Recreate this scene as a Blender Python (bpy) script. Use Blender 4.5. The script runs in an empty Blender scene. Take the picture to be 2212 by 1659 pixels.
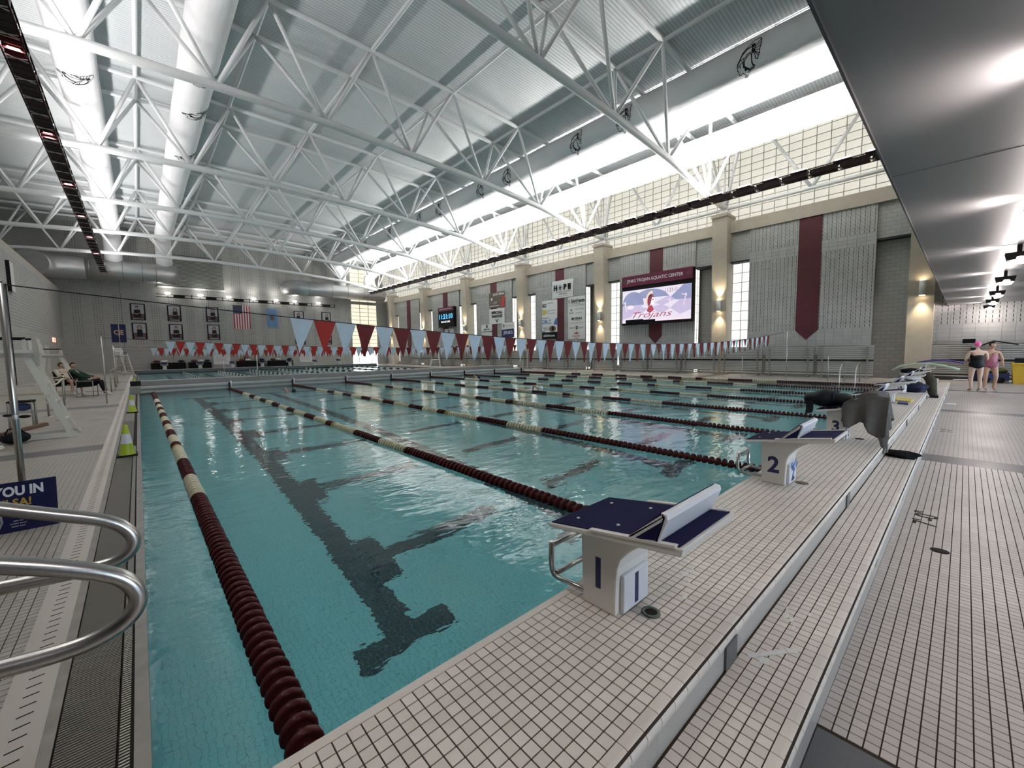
import bpy, bmesh, math, random
from mathutils import Vector, Matrix
random.seed(7)
S = bpy.context.scene
COL = S.collection
R = math.radians
PI = math.pi

# ------------------------------------------------------------------ camera
def look(yaw, pitch, roll):
    f = Vector((math.sin(yaw)*math.cos(pitch), math.cos(yaw)*math.cos(pitch), -math.sin(pitch)))
    r = Vector((math.cos(yaw), -math.sin(yaw), 0)); d = f.cross(r)
    c, s = math.cos(roll), math.sin(roll)
    r2 = c*r + s*d; d2 = -s*r + c*d
    return r2, -d2, -f
cd = bpy.data.cameras.new('camera'); cam = bpy.data.objects.new('camera', cd); COL.objects.link(cam)
cx, cy_, cz = look(R(42.2), R(4.5), R(.777))
CAMP = Vector((0, 0, 1.6))
cam.matrix_world = Matrix(((cx.x, cy_.x, cz.x, 0), (cx.y, cy_.y, cz.y, 0), (cx.z, cy_.z, cz.z, 1.6), (0, 0, 0, 1)))
cd.sensor_fit = 'HORIZONTAL'; cd.sensor_width = 36; cd.lens = 887.5/2212*36; cd.clip_start = .05; cd.clip_end = 300
S.camera = cam
# ------------------------------------------------------------------ light
W = bpy.data.worlds.new('world'); S.world = W; W.use_nodes = True
W.node_tree.nodes['Background'].inputs[0].default_value = (.75, .85, 1, 1)
W.node_tree.nodes['Background'].inputs[1].default_value = 2.2
S.view_settings.view_transform = 'Standard'; S.view_settings.look = 'None'
S.view_settings.exposure = 2.6; S.view_settings.gamma = 1; S.view_settings.use_curve_mapping = False
S.cycles.use_denoising = True
S.cycles.max_bounces = 10; S.cycles.diffuse_bounces = 5; S.cycles.glossy_bounces = 4; S.cycles.transmission_bounces = 6
S.cycles.sample_clamp_indirect = 6; S.cycles.caustics_refractive = True; S.cycles.caustics_reflective = False
P_RIGHT, P_LEFT, P_DOWN = 37, 16, 12           # uplights of the two lighting trusses, watts each
E_CLER, E_WIN, E_FAR, E_DOOR = .108, .19, .16, .8   # daylight in translucent panels and glass

# ------------------------------------------------------------------ materials
MATS = {}
def nt(name):
    m = bpy.data.materials.new(name); m.use_nodes = True; MATS[name] = m
    return m, m.node_tree, m.node_tree.nodes['Principled BSDF']
def mix(t, a, b, fac, mode='MIX'):
    n = t.nodes.new('ShaderNodeMix'); n.data_type = 'RGBA'; n.blend_type = mode
    if hasattr(fac, 'links'): t.links.new(fac, n.inputs[0])
    else: n.inputs[0].default_value = fac
    for k, v in ((6, a), (7, b)):
        if hasattr(v, 'links'): t.links.new(v, n.inputs[k])
        else: n.inputs[k].default_value = (*v, 1)
    return n.outputs[2]
def math_(t, op, a, b=None):
    n = t.nodes.new('ShaderNodeMath'); n.operation = op
    for k, v in ((0, a), (1, b)):
        if v is None: continue
        if hasattr(v, 'links'): t.links.new(v, n.inputs[k])
        else: n.inputs[k].default_value = v
    return n.outputs[0]
def coord(t, kind='Object', swap=None, scale=None):
    n = t.nodes.new('ShaderNodeTexCoord'); o = n.outputs[kind]
    if swap:
        s = t.nodes.new('ShaderNodeSeparateXYZ'); c = t.nodes.new('ShaderNodeCombineXYZ'); t.links.new(o, s.inputs[0])
        for i, ch in enumerate(swap): t.links.new(s.outputs['XYZ'.index(ch)], c.inputs[i])
        o = c.outputs[0]
    if scale:
        m = t.nodes.new('ShaderNodeMapping'); m.inputs['Scale'].default_value = scale; t.links.new(o, m.inputs[0]); o = m.outputs[0]
    return o
def noise(t, vec, scale, detail=3, rough=.5):
    n = t.nodes.new('ShaderNodeTexNoise'); n.inputs['Scale'].default_value = scale; n.inputs['Detail'].default_value = detail
    n.inputs['Roughness'].default_value = rough; t.links.new(vec, n.inputs['Vector']); return n.outputs[0]
def bump(t, h, strength, dist, p=None):
    n = t.nodes.new('ShaderNodeBump'); n.inputs['Strength'].default_value = strength; n.inputs['Distance'].default_value = dist
    t.links.new(h, n.inputs['Height'])
    if p: t.links.new(n.outputs[0], p.inputs['Normal'])
    return n.outputs[0]
def ramp(t, fac, a, b, lo=0, hi=1):
    n = t.nodes.new('ShaderNodeMapRange'); t.links.new(fac, n.inputs[0])
    n.inputs[1].default_value = lo; n.inputs[2].default_value = hi; n.inputs[3].default_value = a; n.inputs[4].default_value = b
    return n.outputs[0]
def pr(name, col, rough=.5, metal=0, var=.08, scale=6, bmp=0, bscale=60, spec=.5, coords='Object'):
    m, t, p = nt(name)
    v = coord(t, coords)
    n = noise(t, v, scale)
    d = [max(0, c*(1-var)) for c in col]; l = [min(1, c*(1+var)) for c in col]
    t.links.new(mix(t, d, l, n), p.inputs['Base Color'])
    p.inputs['Roughness'].default_value = rough; p.inputs['Metallic'].default_value = metal
    p.inputs['Specular IOR Level'].default_value = spec*(.25 if max(col) < .09 and not metal else 1)
    if bmp: bump(t, noise(t, v, bscale, 2), bmp, .004, p)
    return m
def emit(name, col, strength, base=(.8, .8, .8), var=.0, scale=2):
    if name[:6] in ('screen', 'digit_'): strength *= .168
    m, t, p = nt(name)
    p.inputs['Base Color'].default_value = (*base, 1); p.inputs['Roughness'].default_value = .6
    if var:
        n = noise(t, coord(t), scale); t.links.new(mix(t, [c*(1-var) for c in col], [c*(1+var) for c in col], n), p.inputs['Emission Color'])
    else: p.inputs['Emission Color'].default_value = (*col, 1)
    p.inputs['Emission Strength'].default_value = strength
    return m

def tile_mat(name, c1, c2, rough=.42, grid=None, grout=(.06, .045, .034), swap=None):
    """glazed mosaic tile; grid = pitch when joints come from the material (far surfaces)"""
    m, t, p = nt(name)
    v = coord(t)
    g = t.nodes.new('ShaderNodeNewGeometry'); oi = t.nodes.new('ShaderNodeObjectInfo')
    rnd = math_(t, 'FRACT', math_(t, 'ADD', g.outputs['Random Per Island'], oi.outputs['Random']))
    big = noise(t, coord(t, scale=(.9, .9, .9)), 1.3, 2)
    if grid:
        b = t.nodes.new('ShaderNodeTexBrick'); b.offset = 0; b.inputs['Scale'].default_value = 1
        b.inputs['Brick Width'].default_value = grid; b.inputs['Row Height'].default_value = grid
        b.inputs['Mortar Size'].default_value = grid*.045; b.inputs['Mortar Smooth'].default_value = .1
        b.inputs['Color1'].default_value = (*c1, 1); b.inputs['Color2'].default_value = (*c2, 1); b.inputs['Mortar'].default_value = (*grout, 1)
        t.links.new(coord(t, swap=swap) if swap else v, b.inputs['Vector'])
        col = b.outputs['Color']
    else: col = mix(t, c1, c2, rnd)
    spk = noise(t, v, 900, 1)
    col = mix(t, col, mix(t, col, (.75, .74, .72), .35), ramp(t, spk, 0, 1, .45, .8))
    col = mix(t, col, mix(t, col, (.3, .26, .22), .22), ramp(t, big, 0, .5, .4, .8))
    t.links.new(col, p.inputs['Base Color'])
    p.inputs['Roughness'].default_value = rough; p.inputs['Specular IOR Level'].default_value = .3
    t.links.new(ramp(t, big, rough-.05, rough+.05, .3, .7), p.inputs['Roughness'])
    return m
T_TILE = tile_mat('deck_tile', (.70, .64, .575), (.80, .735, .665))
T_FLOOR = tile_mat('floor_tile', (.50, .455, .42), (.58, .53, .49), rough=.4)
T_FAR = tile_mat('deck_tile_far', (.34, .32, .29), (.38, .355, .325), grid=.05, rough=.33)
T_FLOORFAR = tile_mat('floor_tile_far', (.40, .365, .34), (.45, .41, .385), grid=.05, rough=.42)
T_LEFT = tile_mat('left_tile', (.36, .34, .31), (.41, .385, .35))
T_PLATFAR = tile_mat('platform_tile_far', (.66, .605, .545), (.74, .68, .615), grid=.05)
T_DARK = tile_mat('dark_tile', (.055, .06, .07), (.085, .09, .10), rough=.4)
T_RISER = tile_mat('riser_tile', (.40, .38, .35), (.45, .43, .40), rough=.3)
pr('grout', (.06, .045, .034), .9, var=.2, scale=30)
def cmu_mat(name, col, swap, bw=.4, bh=.2, mort=.009):
    m, t, p = nt(name)
    v = coord(t, swap=swap)
    b = t.nodes.new('ShaderNodeTexBrick'); b.inputs['Scale'].default_value = 1
    b.inputs['Brick Width'].default_value = bw; b.inputs['Row Height'].default_value = bh; b.inputs['Mortar Size'].default_value = mort
    b.inputs['Color1'].default_value = (*[c*.96 for c in col], 1); b.inputs['Color2'].default_value = (*[min(1, c*1.05) for c in col], 1)
    b.inputs['Mortar'].default_value = (*[c*.62 for c in col], 1); t.links.new(v, b.inputs['Vector'])
    n = noise(t, v, 1.1, 3)
    t.links.new(mix(t, b.outputs['Color'], mix(t, b.outputs['Color'], [c*.5 for c in col], .3), n), p.inputs['Base Color'])
    p.inputs['Roughness'].default_value = .75
    bump(t, b.outputs['Fac'], -.5, .01, p)
    return m
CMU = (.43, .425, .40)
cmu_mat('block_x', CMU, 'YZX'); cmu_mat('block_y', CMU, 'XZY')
cmu_mat('block_shade', (.33, .325, .30), 'YZX')  # darker copy of the block: shade of the recesses put into the colour
cmu_mat('maroon_block', (.105, .022, .03), 'YZX', mort=.006)
m, t, p = nt('wall_block')
g = t.nodes.new('ShaderNodeNewGeometry'); oi = t.nodes.new('ShaderNodeObjectInfo')
rnd = math_(t, 'FRACT', math_(t, 'ADD', g.outputs['Random Per Island'], oi.outputs['Random']))
t.links.new(mix(t, (.40, .395, .375), (.46, .455, .43), rnd), p.inputs['Base Color']); p.inputs['Roughness'].default_value = .75
bump(t, noise(t, coord(t), 40, 3), .25, .006, p)
pr('slot_dark', (.025, .025, .025), .9)  # near-black strips stand in for the shade inside the slots
pr('mortar', (.25, .245, .23), .9, scale=20)
pr('concrete', (.42, .375, .30), .8, var=.12, scale=3, bmp=.3, bscale=30)
m, t, p = nt('roof_deck')
v = coord(t)
w = t.nodes.new('ShaderNodeTexWave'); w.wave_type = 'BANDS'; w.bands_direction = 'Y'; w.inputs['Scale'].default_value = 2.1
w.inputs['Distortion'].default_value = 0; t.links.new(v, w.inputs['Vector'])
n1 = noise(t, coord(t, scale=(.5, 4, 1)), 3, 3)
t.links.new(mix(t, mix(t, (.46, .49, .50), (.62, .65, .66), ramp(t, w.outputs[0], 0, 1, .2, .55)), (.44, .465, .475), ramp(t, n1, 0, .4, .4, .8)), p.inputs['Base Color'])
p.inputs['Roughness'].default_value = .42
bump(t, w.outputs[0], .35, .03, p)
pr('steel_white', (.72, .735, .74), .38, var=.04)
pr('steel_dark', (.05, .05, .05), .6)
m, t, p = nt('duct_fabric')
v = coord(t)
t.links.new(mix(t, (.70, .70, .715), (.80, .80, .81), noise(t, v, .8, 2)), p.inputs['Base Color']); p.inputs['Roughness'].default_value = .8
bump(t, noise(t, coord(t, scale=(2.2, .8, 2.2)), 1.4, 3), .35, .08, p)
m, t, p = nt('duct_metal')
t.links.new(mix(t, (.45, .45, .45), (.60, .60, .60), noise(t, coord(t, scale=(.3, 1, 1)), 3, 3)), p.inputs['Base Color'])
p.inputs['Metallic'].default_value = .75; p.inputs['Roughness'].default_value = .42
pr('ink_black', (.012, .012, .012), .6)
pr('soffit_paint', (.095, .10, .10), .36, var=.03, scale=1)
pr('soffit_joint', (.09, .09, .09), .8)
pr('maroon_banner', (.115, .02, .03), .75)
pr('vinyl_white', (.74, .74, .72), .5, var=.05, scale=2, bmp=.3, bscale=4)
pr('vinyl_black', (.015, .015, .015), .5); pr('vinyl_navy', (.02, .025, .11), .5); pr('vinyl_blue', (.06, .19, .48), .5)
pr('vinyl_yellow', (.62, .50, .06), .5); pr('vinyl_red', (.52, .06, .05), .5); pr('vinyl_grey', (.30, .30, .30), .5)
pr('vinyl_brown', (.16, .12, .09), .6, var=.6, scale=3)
pr('board_black', (.012, .011, .012), .4); pr('board_maroon', (.15, .015, .045), .4)
emit('screen_pale', (.86, .80, .93), .95, (.02, .02, .02), .06, .8)
emit('screen_blue', (.34, .37, .60), .85, (.02, .02, .02), .18, 2); emit('screen_lilac', (.62, .54, .76), .95, (.02, .02, .02), .12, 2)
emit('screen_pink', (.93, .78, .88), 1.0, (.02, .02, .02)); emit('screen_maroon', (.30, .04, .08), .9, (.02, .02, .02))
emit('screen_peach', (.95, .68, .55), .95, (.02, .02, .02)); emit('screen_dark', (.06, .015, .02), .8, (.02, .02, .02))
emit('screen_red', (.48, .07, .10), .9, (.02, .02, .02)); emit('screen_white', (.95, .93, .97), 1.1, (.02, .02, .02))
emit('digit_blue', (.12, .55, 1), 1.3, (.02, .02, .02)); emit('digit_white', (1, 1, 1), 1.2, (.02, .02, .02))
emit('pane_clerestory', (1, .965, .84), E_CLER, (.22, .21, .18), .16, .5)
emit('pane_window', (1, .99, .95), E_WIN, (.25, .25, .24), .05, .6)
emit('pane_far', (1, .93, .72), E_FAR, (.22, .21, .18), .10, .5)
emit('pane_door', (1, 1, 1), E_DOOR, (.6, .6, .6))
pr('mullion', (.30, .30, .27), .5)
emit('lamp_white', (1, .97, .93), 3); emit('lamp_pink', (1, .88, .84), 6); emit('lamp_warm', (1, .80, .52), 5)
emit('exit_red', (1, .12, .08), 1.2)
pr('black_metal', (.016, .013, .013), .45, metal=.0, var=.3)
pr('maroon_metal', (.05, .014, .016), .4)
pr('pale_metal', (.60, .58, .56), .35, metal=.3)  # plain pale metal for lattice, bolts, clips and collar
pr('copper_reflector', (.55, .25, .17), .3, metal=.6)
m, t, p = nt('stainless')
t.links.new(mix(t, (.40, .40, .39), (.56, .555, .54), noise(t, coord(t, scale=(30, 30, 2)), 4, 2)), p.inputs['Base Color'])
p.inputs['Metallic'].default_value = 1; p.inputs['Roughness'].default_value = .28
pr('gutter_steel', (.20, .19, .175), .38, metal=.35, var=.45, scale=7)
pr('galvanised', (.36, .355, .33), .45, metal=.7, var=.15)
pr('aluminium', (.50, .50, .465), .45, metal=.15, var=.12)
pr('grate_grey', (.17, .16, .14), .5, var=.1); pr('grate_gap', (.04, .038, .035), .9)
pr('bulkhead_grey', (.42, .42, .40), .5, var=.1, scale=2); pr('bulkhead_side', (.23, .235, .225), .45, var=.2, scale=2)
pr('block_white', (.72, .70, .66), .42, var=.03); pr('block_daylit', (.70, .715, .75), .4, var=.03)  # second white has cool daylight tinted in, for wedge and number plate
m, t, p = nt('grip_navy')
v = coord(t); t.links.new(mix(t, (.008, .009, .045), (.02, .021, .08), noise(t, v, 300, 1)), p.inputs['Base Color']); p.inputs['Roughness'].default_value = .9; p.inputs['Specular IOR Level'].default_value = .12
bump(t, noise(t, v, 350, 1), .6, .002, p)
pr('numeral_navy', (.015, .02, .10), .5)
pr('float_maroon', (.075, .016, .018), .22, var=.25, scale=5); pr('float_cream', (.66, .62, .45), .3, var=.08); pr('float_gold', (.45, .32, .10), .35)
pr('float_black', (.02, .02, .02), .4); pr('float_white', (.75, .76, .74), .35)
pr('cable', (.3, .3, .3), .4, metal=.8)
pr('rope_dark', (.03, .03, .035), .8)
def cloth(name, col, tr=.35):
    m, t, p = nt(name)
    c = mix(t, [x*.85 for x in col], [min(1, x*1.1) for x in col], noise(t, coord(t), 9, 3))
    t.links.new(c, p.inputs['Base Color']); p.inputs['Roughness'].default_value = .7
    tl = t.nodes.new('ShaderNodeBsdfTranslucent'); t.links.new(c, tl.inputs[0])
    mx = t.nodes.new('ShaderNodeMixShader'); mx.inputs[0].default_value = tr
    t.links.new(p.outputs[0], mx.inputs[1]); t.links.new(tl.outputs[0], mx.inputs[2])
    t.links.new(mx.outputs[0], t.nodes['Material Output'].inputs[0])
cloth('pennant_white', (.55, .66, .76)); cloth('pennant_maroon', (.16, .018, .02), .4); cloth('pennant_red', (.42, .035, .025), .4)
cloth('flag_blue', (.18, .32, .55), .15)
pr('flag_red', (.42, .05, .06), .7); pr('flag_white', (.68, .68, .68), .7); pr('flag_navy', (.02, .025, .07), .7)
pr('photo_black', (.012, .011, .012), .4); pr('photo_grey', (.36, .36, .38), .4, var=.25, scale=1.5); pr('photo_maroon', (.10, .035, .04), .4, var=.5, scale=2)
pr('photo_skin', (.42, .26, .18), .5); pr('photo_dark', (.02, .02, .025), .5); pr('photo_white', (.6, .6, .6), .5)
pr('chair_white', (.66, .65, .58), .45, var=.06); pr('chair_cream', (.58, .55, .44), .5)
pr('cone_green', (.40, .52, .03), .45); pr('cone_white', (.66, .68, .72), .4); pr('rubber', (.02, .02, .02), .6)
pr('skin', (.50, .31, .22), .55, var=.08); pr('skin_pale', (.60, .42, .32), .55, var=.08); pr('hair_dark', (.035, .022, .018), .6)
pr('cap_pink', (.72, .10, .34), .35); pr('suit_black', (.012, .012, .014), .5); pr('suit_pink', (.40, .12, .17), .5, var=.7, scale=25)
pr('shirt_green', (.025, .05, .038), .8); pr('trousers_black', (.014, .014, .016), .8); pr('shoe_white', (.62, .62, .56), .6); pr('shirt_pale', (.45, .44, .38), .8)
pr('towel_grey', (.10, .096, .09), .95, var=.25, scale=18, bmp=.8, bscale=140); pr('towel_edge', (.42, .42, .44), .95, bmp=.5, bscale=140)
pr('bag_black', (.012, .014, .018), .6, var=.4, scale=8); pr('bag_navy', (.02, .025, .055), .6, var=.3)
pr('noodle_green', (.42, .55, .40), .7); pr('noodle_purple', (.10, .07, .25), .7); pr('foam_yellow', (.62, .48, .10), .6); pr('foam_blue', (.03, .05, .16), .6)
pr('bin_yellow', (.62, .40, .035), .5, var=.12); pr('bin_blue', (.03, .06, .22), .5); pr('hose_green', (.12, .14, .04), .7, var=.4, scale=20)
pr('camo', (.06, .055, .04), .8, var=.7, scale=25); pr('fabric_black', (.01, .01, .011), .85)
pr('wood_brown', (.16, .085, .05), .6, var=.3, scale=8)
pr('paint_white', (.62, .62, .59), .5, var=.05); pr('door_grey', (.50, .50, .48), .45)
pr('sticker_white', (.75, .75, .72), .5, var=.1, scale=60); pr('paper', (.74, .75, .76), .6)
pr('ring_green', (.09, .12, .10), .5); pr('drain_dark', (.02, .018, .015), .7); pr('stain', (.17, .11, .06), .8)
pr('sign_navy', (.014, .016, .06), .45); pr('sign_gold', (.48, .31, .03), .5)
# pool shell and water
m, t, p = nt('pool_tile')
b = t.nodes.new('ShaderNodeTexBrick'); b.offset = 0; b.inputs['Scale'].default_value = 1
b.inputs['Brick Width'].default_value = .051; b.inputs['Row Height'].default_value = .051; b.inputs['Mortar Size'].default_value = .0022
b.inputs['Color1'].default_value = (.56, .91, .97, 1); b.inputs['Color2'].default_value = (.61, .95, .99, 1); b.inputs['Mortar'].default_value = (.38, .66, .74, 1)
t.links.new(coord(t), b.inputs['Vector']); t.links.new(b.outputs[0], p.inputs['Base Color']); p.inputs['Roughness'].default_value = .5
m, t, p = nt('marking_tile')
b = t.nodes.new('ShaderNodeTexBrick'); b.offset = 0; b.inputs['Scale'].default_value = 1
b.inputs['Brick Width'].default_value = .051; b.inputs['Row Height'].default_value = .051; b.inputs['Mortar Size'].default_value = .0028
b.inputs['Color1'].default_value = (.035, .05, .07, 1); b.inputs['Color2'].default_value = (.055, .07, .09, 1); b.inputs['Mortar'].default_value = (.16, .24, .26, 1)
t.links.new(coord(t), b.inputs['Vector']); t.links.new(b.outputs[0], p.inputs['Base Color']); p.inputs['Roughness'].default_value = .5
m, t, p = nt('water'); t.nodes.remove(p)
v = coord(t)
h1 = noise(t, coord(t, scale=(.8, 1.5, 1)), 2.3, 3, .55); h2 = noise(t, coord(t, scale=(1, 1.7, 1)), 9, 2, .5)
amp = ramp(t, noise(t, v, .22, 1), .35, 1.3, .35, .65)
hh = math_(t, 'MULTIPLY', math_(t, 'ADD', h1, math_(t, 'MULTIPLY', h2, .16)), amp)
nb = bump(t, hh, .05, .45)
fr = t.nodes.new('ShaderNodeFresnel'); fr.inputs[0].default_value = 1.333; t.links.new(nb, fr.inputs[1])
rf = t.nodes.new('ShaderNodeBsdfRefraction'); rf.inputs[0].default_value = (.70, .985, 1, 1); rf.inputs[1].default_value = 0; rf.inputs[2].default_value = 1.333
gl = t.nodes.new('ShaderNodeBsdfGlossy'); gl.inputs[0].default_value = (1, 1, 1, 1); gl.inputs[1].default_value = .02
t.links.new(nb, rf.inputs['Normal']); t.links.new(nb, gl.inputs['Normal'])
ms = t.nodes.new('ShaderNodeMixShader'); t.links.new(fr.outputs[0], ms.inputs[0]); t.links.new(rf.outputs[0], ms.inputs[1]); t.links.new(gl.outputs[0], ms.inputs[2])
t.links.new(ms.outputs[0], t.nodes['Material Output'].inputs[0])

# ------------------------------------------------------------------ mesh helpers
WL = {}
def M_(x): return MATS[x] if isinstance(x, str) else x
class MB:
    def __init__(s): s.v = []; s.f = []; s.mi = []; s.cur = 0; s.sm = []; s.smooth = False
    def add(s, vs, fs):
        o = len(s.v); s.v += [tuple(a) for a in vs]
        for f in fs: s.f.append([o+i for i in f]); s.mi.append(s.cur); s.sm.append(s.smooth)
        return s
    def box(s, x0, x1, y0, y1, z0, z1, bottom=True):
        vs = [(x0, y0, z0), (x1, y0, z0), (x1, y1, z0), (x0, y1, z0), (x0, y0, z1), (x1, y0, z1), (x1, y1, z1), (x0, y1, z1)]
        fs = [(4, 5, 6, 7), (0, 1, 5, 4), (1, 2, 6, 5), (2, 3, 7, 6), (3, 0, 4, 7)]
        if bottom: fs.append((3, 2, 1, 0))
        return s.add(vs, fs)
    def bar(s, a, b, w, h, up=(0, 0, 1)):
        a, b = Vector(a), Vector(b); d = (b-a).normalized(); u = Vector(up)
        if abs(d.dot(u)) > .98: u = Vector((1, 0, 0))
        x = d.cross(u).normalized(); y = x.cross(d).normalized()
        c = [(-w/2, -h/2), (w/2, -h/2), (w/2, h/2), (-w/2, h/2)]
        vs = [a+x*p+y*q for p, q in c]+[b+x*p+y*q for p, q in c]
        return s.add(vs, [(3, 2, 1, 0), (4, 5, 6, 7), (0, 1, 5, 4), (1, 2, 6, 5), (2, 3, 7, 6), (3, 0, 4, 7)])
    def tube(s, pts, r, n=10, caps=True, closed=False):
        pts = [Vector(p) for p in pts]; k = len(pts); rs = r if isinstance(r, (list, tuple)) else [r]*k
        vs = []; ref = None; om = s.smooth; s.smooth = n > 5
        for i in range(k):
            if closed: d = (pts[(i+1) % k]-pts[i-1]).normalized()
            else: d = (pts[min(i+1, k-1)]-pts[max(i-1, 0)]).normalized()
            if ref is None:
                ref = Vector((0, 0, 1)) if abs(d.z) < .9 else Vector((1, 0, 0))
            x = (ref-d*ref.dot(d)).normalized(); y = d.cross(x); ref = x
            for j in range(n):
                a = 2*PI*j/n; vs.append(pts[i]+x*(rs[i]*math.cos(a))+y*(rs[i]*math.sin(a)))
        fs = []
        for i in range(k if closed else k-1):
            for j in range(n):
                fs.append((i*n+j, i*n+(j+1) % n, ((i+1) % k)*n+(j+1) % n, ((i+1) % k)*n+j))
        s.add(vs, fs)
        if caps and not closed:
            o = len(s.v)-len(vs); s.smooth = False
            s.f.append([o+j for j in range(n)][::-1]); s.mi.append(s.cur); s.sm.append(False)
            s.f.append([o+(k-1)*n+j for j in range(n)]); s.mi.append(s.cur); s.sm.append(False)
        s.smooth = om
        return s
    def lathe(s, prof, c=(0, 0, 0), n=20, axis='Z'):
        c = Vector(c); vs = []; om = s.smooth; s.smooth = True
        for r, h in prof:
            for j in range(n):
                a = 2*PI*j/n; q = (r*math.cos(a), r*math.sin(a), h)
                if axis == 'Y': q = (q[0], q[2], q[1])
                if axis == 'X': q = (q[2], q[0], q[1])
                vs.append(c+Vector(q))
        fs = [(i*n+j, i*n+(j+1) % n, (i+1)*n+(j+1) % n, (i+1)*n+j) for i in range(len(prof)-1) for j in range(n)]
        s.add(vs, fs); s.smooth = om
        return s
    def prism(s, poly, lo, hi, axis):
        """poly in the plane of the other two axes (cyclic order)"""
        def pt(a, b, c): return {'X': (c, a, b), 'Y': (a, c, b), 'Z': (a, b, c)}[axis]
        n = len(poly); vs = [pt(a, b, lo) for a, b in poly]+[pt(a, b, hi) for a, b in poly]
        return s.add(vs, [tuple(range(n))[::-1], tuple(range(n, 2*n))]+[(i, (i+1) % n, n+(i+1) % n, n+i) for i in range(n)])
    def grid(s, fn, nu, nv):
        om = s.smooth; s.smooth = True
        s.add([fn(i/nu, j/nv) for j in range(nv+1) for i in range(nu+1)],
              [(j*(nu+1)+i, j*(nu+1)+i+1, (j+1)*(nu+1)+i+1, (j+1)*(nu+1)+i) for j in range(nv) for i in range(nu)])
        s.smooth = om; return s
    def ball(s, c, rx, ry=None, rz=None, n=14, m=9):
        ry = ry or rx; rz = rz or rx; c = Vector(c)
        return s.grid(lambda u, v: c+Vector((rx*math.cos(2*PI*u)*math.sin(PI*v), ry*math.sin(2*PI*u)*math.sin(PI*v), rz*math.cos(PI*v))), n, m)
    def mesh(s, name, mats, off=(0, 0, 0)):
        me = bpy.data.meshes.new(name); o = Vector(off)
        me.from_pydata([tuple(Vector(a)-o) for a in s.v], [], s.f)
        for m in (mats if isinstance(mats, (list, tuple)) else [mats]): me.materials.append(M_(m))
        me.polygons.foreach_set('material_index', s.mi); me.polygons.foreach_set('use_smooth', s.sm); me.update()
        return me
    def build(s, name, mats, parent=None, fix=True):
        off = WL.get(parent.name, Vector()) if parent else Vector()
        me = s.mesh(name, mats, off)
        if fix:
            bm = bmesh.new(); bm.from_mesh(me); bmesh.ops.recalc_face_normals(bm, faces=bm.faces); bm.to_mesh(me); bm.free()
        o = bpy.data.objects.new(name, me); COL.objects.link(o)
        if parent: o.parent = parent
        WL[o.name] = off.copy() if parent else Vector()
        return o
def tag(o, label, cat, group=None, kind=None):
    o['label'] = label
    if cat: o['category'] = cat
    if group: o['group'] = group
    if kind: o['kind'] = kind
    return o
def thing(name, loc, label, cat, group=None, kind=None):
    o = bpy.data.objects.new(name, None); COL.objects.link(o); o.location = loc; o.empty_display_size = .1
    WL[o.name] = Vector(loc)
    return tag(o, label, cat, group, kind)
def place(me, name, parent, loc=(0, 0, 0), rot=None, scale=None):
    o = bpy.data.objects.new(name, me); COL.objects.link(o); o.parent = parent
    off = WL.get(parent.name, Vector()) if parent else Vector()
    o.location = Vector(loc)-off
    if rot: o.rotation_euler = rot
    if scale: o.scale = scale
    WL[o.name] = Vector(loc)
    return o
def copy_tree(o, parent=None):
    c = o.copy(); COL.objects.link(c)
    if parent: c.parent = parent
    for ch in list(KIDS.get(o.name, [])): copy_tree(ch, c)
    return c
KIDS = {}
def index_kids(o):
    KIDS[o.name] = list(o.children)
    for c in o.children: index_kids(c)
def struct(mb, name, mat, label=None, parent=None):
    o = mb.build(name, mat, parent)
    if not parent: o['kind'] = 'structure'
    if label: o['label'] = label
    return o
FACE_W = (Vector((0, -1, 0)), Vector((0, 0, 1)), Vector((-1, 0, 0)))     # on the right wall, facing the pool
FACE_F = (Vector((1, 0, 0)), Vector((0, 0, 1)), Vector((0, -1, 0)))      # on the far wall
def text_mb(mb, body, size, org, frame=FACE_W, width=None, bold=0, ext=.004, align='CENTER', shear=0, height=None):
    cu = bpy.data.curves.new('txt', 'FONT'); cu.body = body; cu.size = size; cu.offset = bold; cu.extrude = ext; cu.resolution_u = 3
    cu.align_x = 'CENTER'; cu.align_y = 'CENTER'; cu.shear = shear
    ob = bpy.data.objects.new('txt', cu); me = bpy.data.meshes.new_from_object(ob)
    vs = [v.co.copy() for v in me.vertices]
    if vs:
        x0, x1 = min(v.x for v in vs), max(v.x for v in vs); y0, y1 = min(v.y for v in vs), max(v.y for v in vs)
        sx = width/(x1-x0) if width else 1; sy = height/(y1-y0) if height else 1
        X, Y, Z = frame; o = Vector(org); xm, ym = (x0+x1)/2, (y0+y1)/2
        if align == 'LEFT': xm = x0
        mb.add([o+X*((v.x-xm)*sx)+Y*((v.y-ym)*sy)+Z*v.z for v in vs], [tuple(p.vertices) for p in me.polygons])
    bpy.data.objects.remove(ob); bpy.data.curves.remove(cu); bpy.data.meshes.remove(me)
    return mb
def flat(mb, pts, org, frame, d=.004, sx=1, sy=1):
    """a flat printed shape: pts in the plane of frame, given thickness d"""
    X, Y, Z = frame; o = Vector(org); n = len(pts)
    b = [o+X*(x*sx)+Y*(y*sy) for x, y in pts]; f = [q+Z*d for q in b]
    return mb.add(b+f, [tuple(range(n, 2*n))]+[(i, (i+1) % n, n+(i+1) % n, n+i) for i in range(n)])
def seen(p):
    d = Vector(p)-CAMP; z = -d.dot(cz)
    if z < .1: return None
    return 887.5*d.dot(cx)/z+1106, 829.5-887.5*d.dot(cy_)/z, z
ORD = ['first', 'second', 'third', 'fourth', 'fifth', 'sixth', 'seventh', 'eighth', 'ninth', 'tenth', 'eleventh', 'twelfth', 'thirteenth', 'fourteenth', 'fifteenth', 'sixteenth', 'seventeenth', 'eighteenth', 'nineteenth', 'twentieth']
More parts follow.
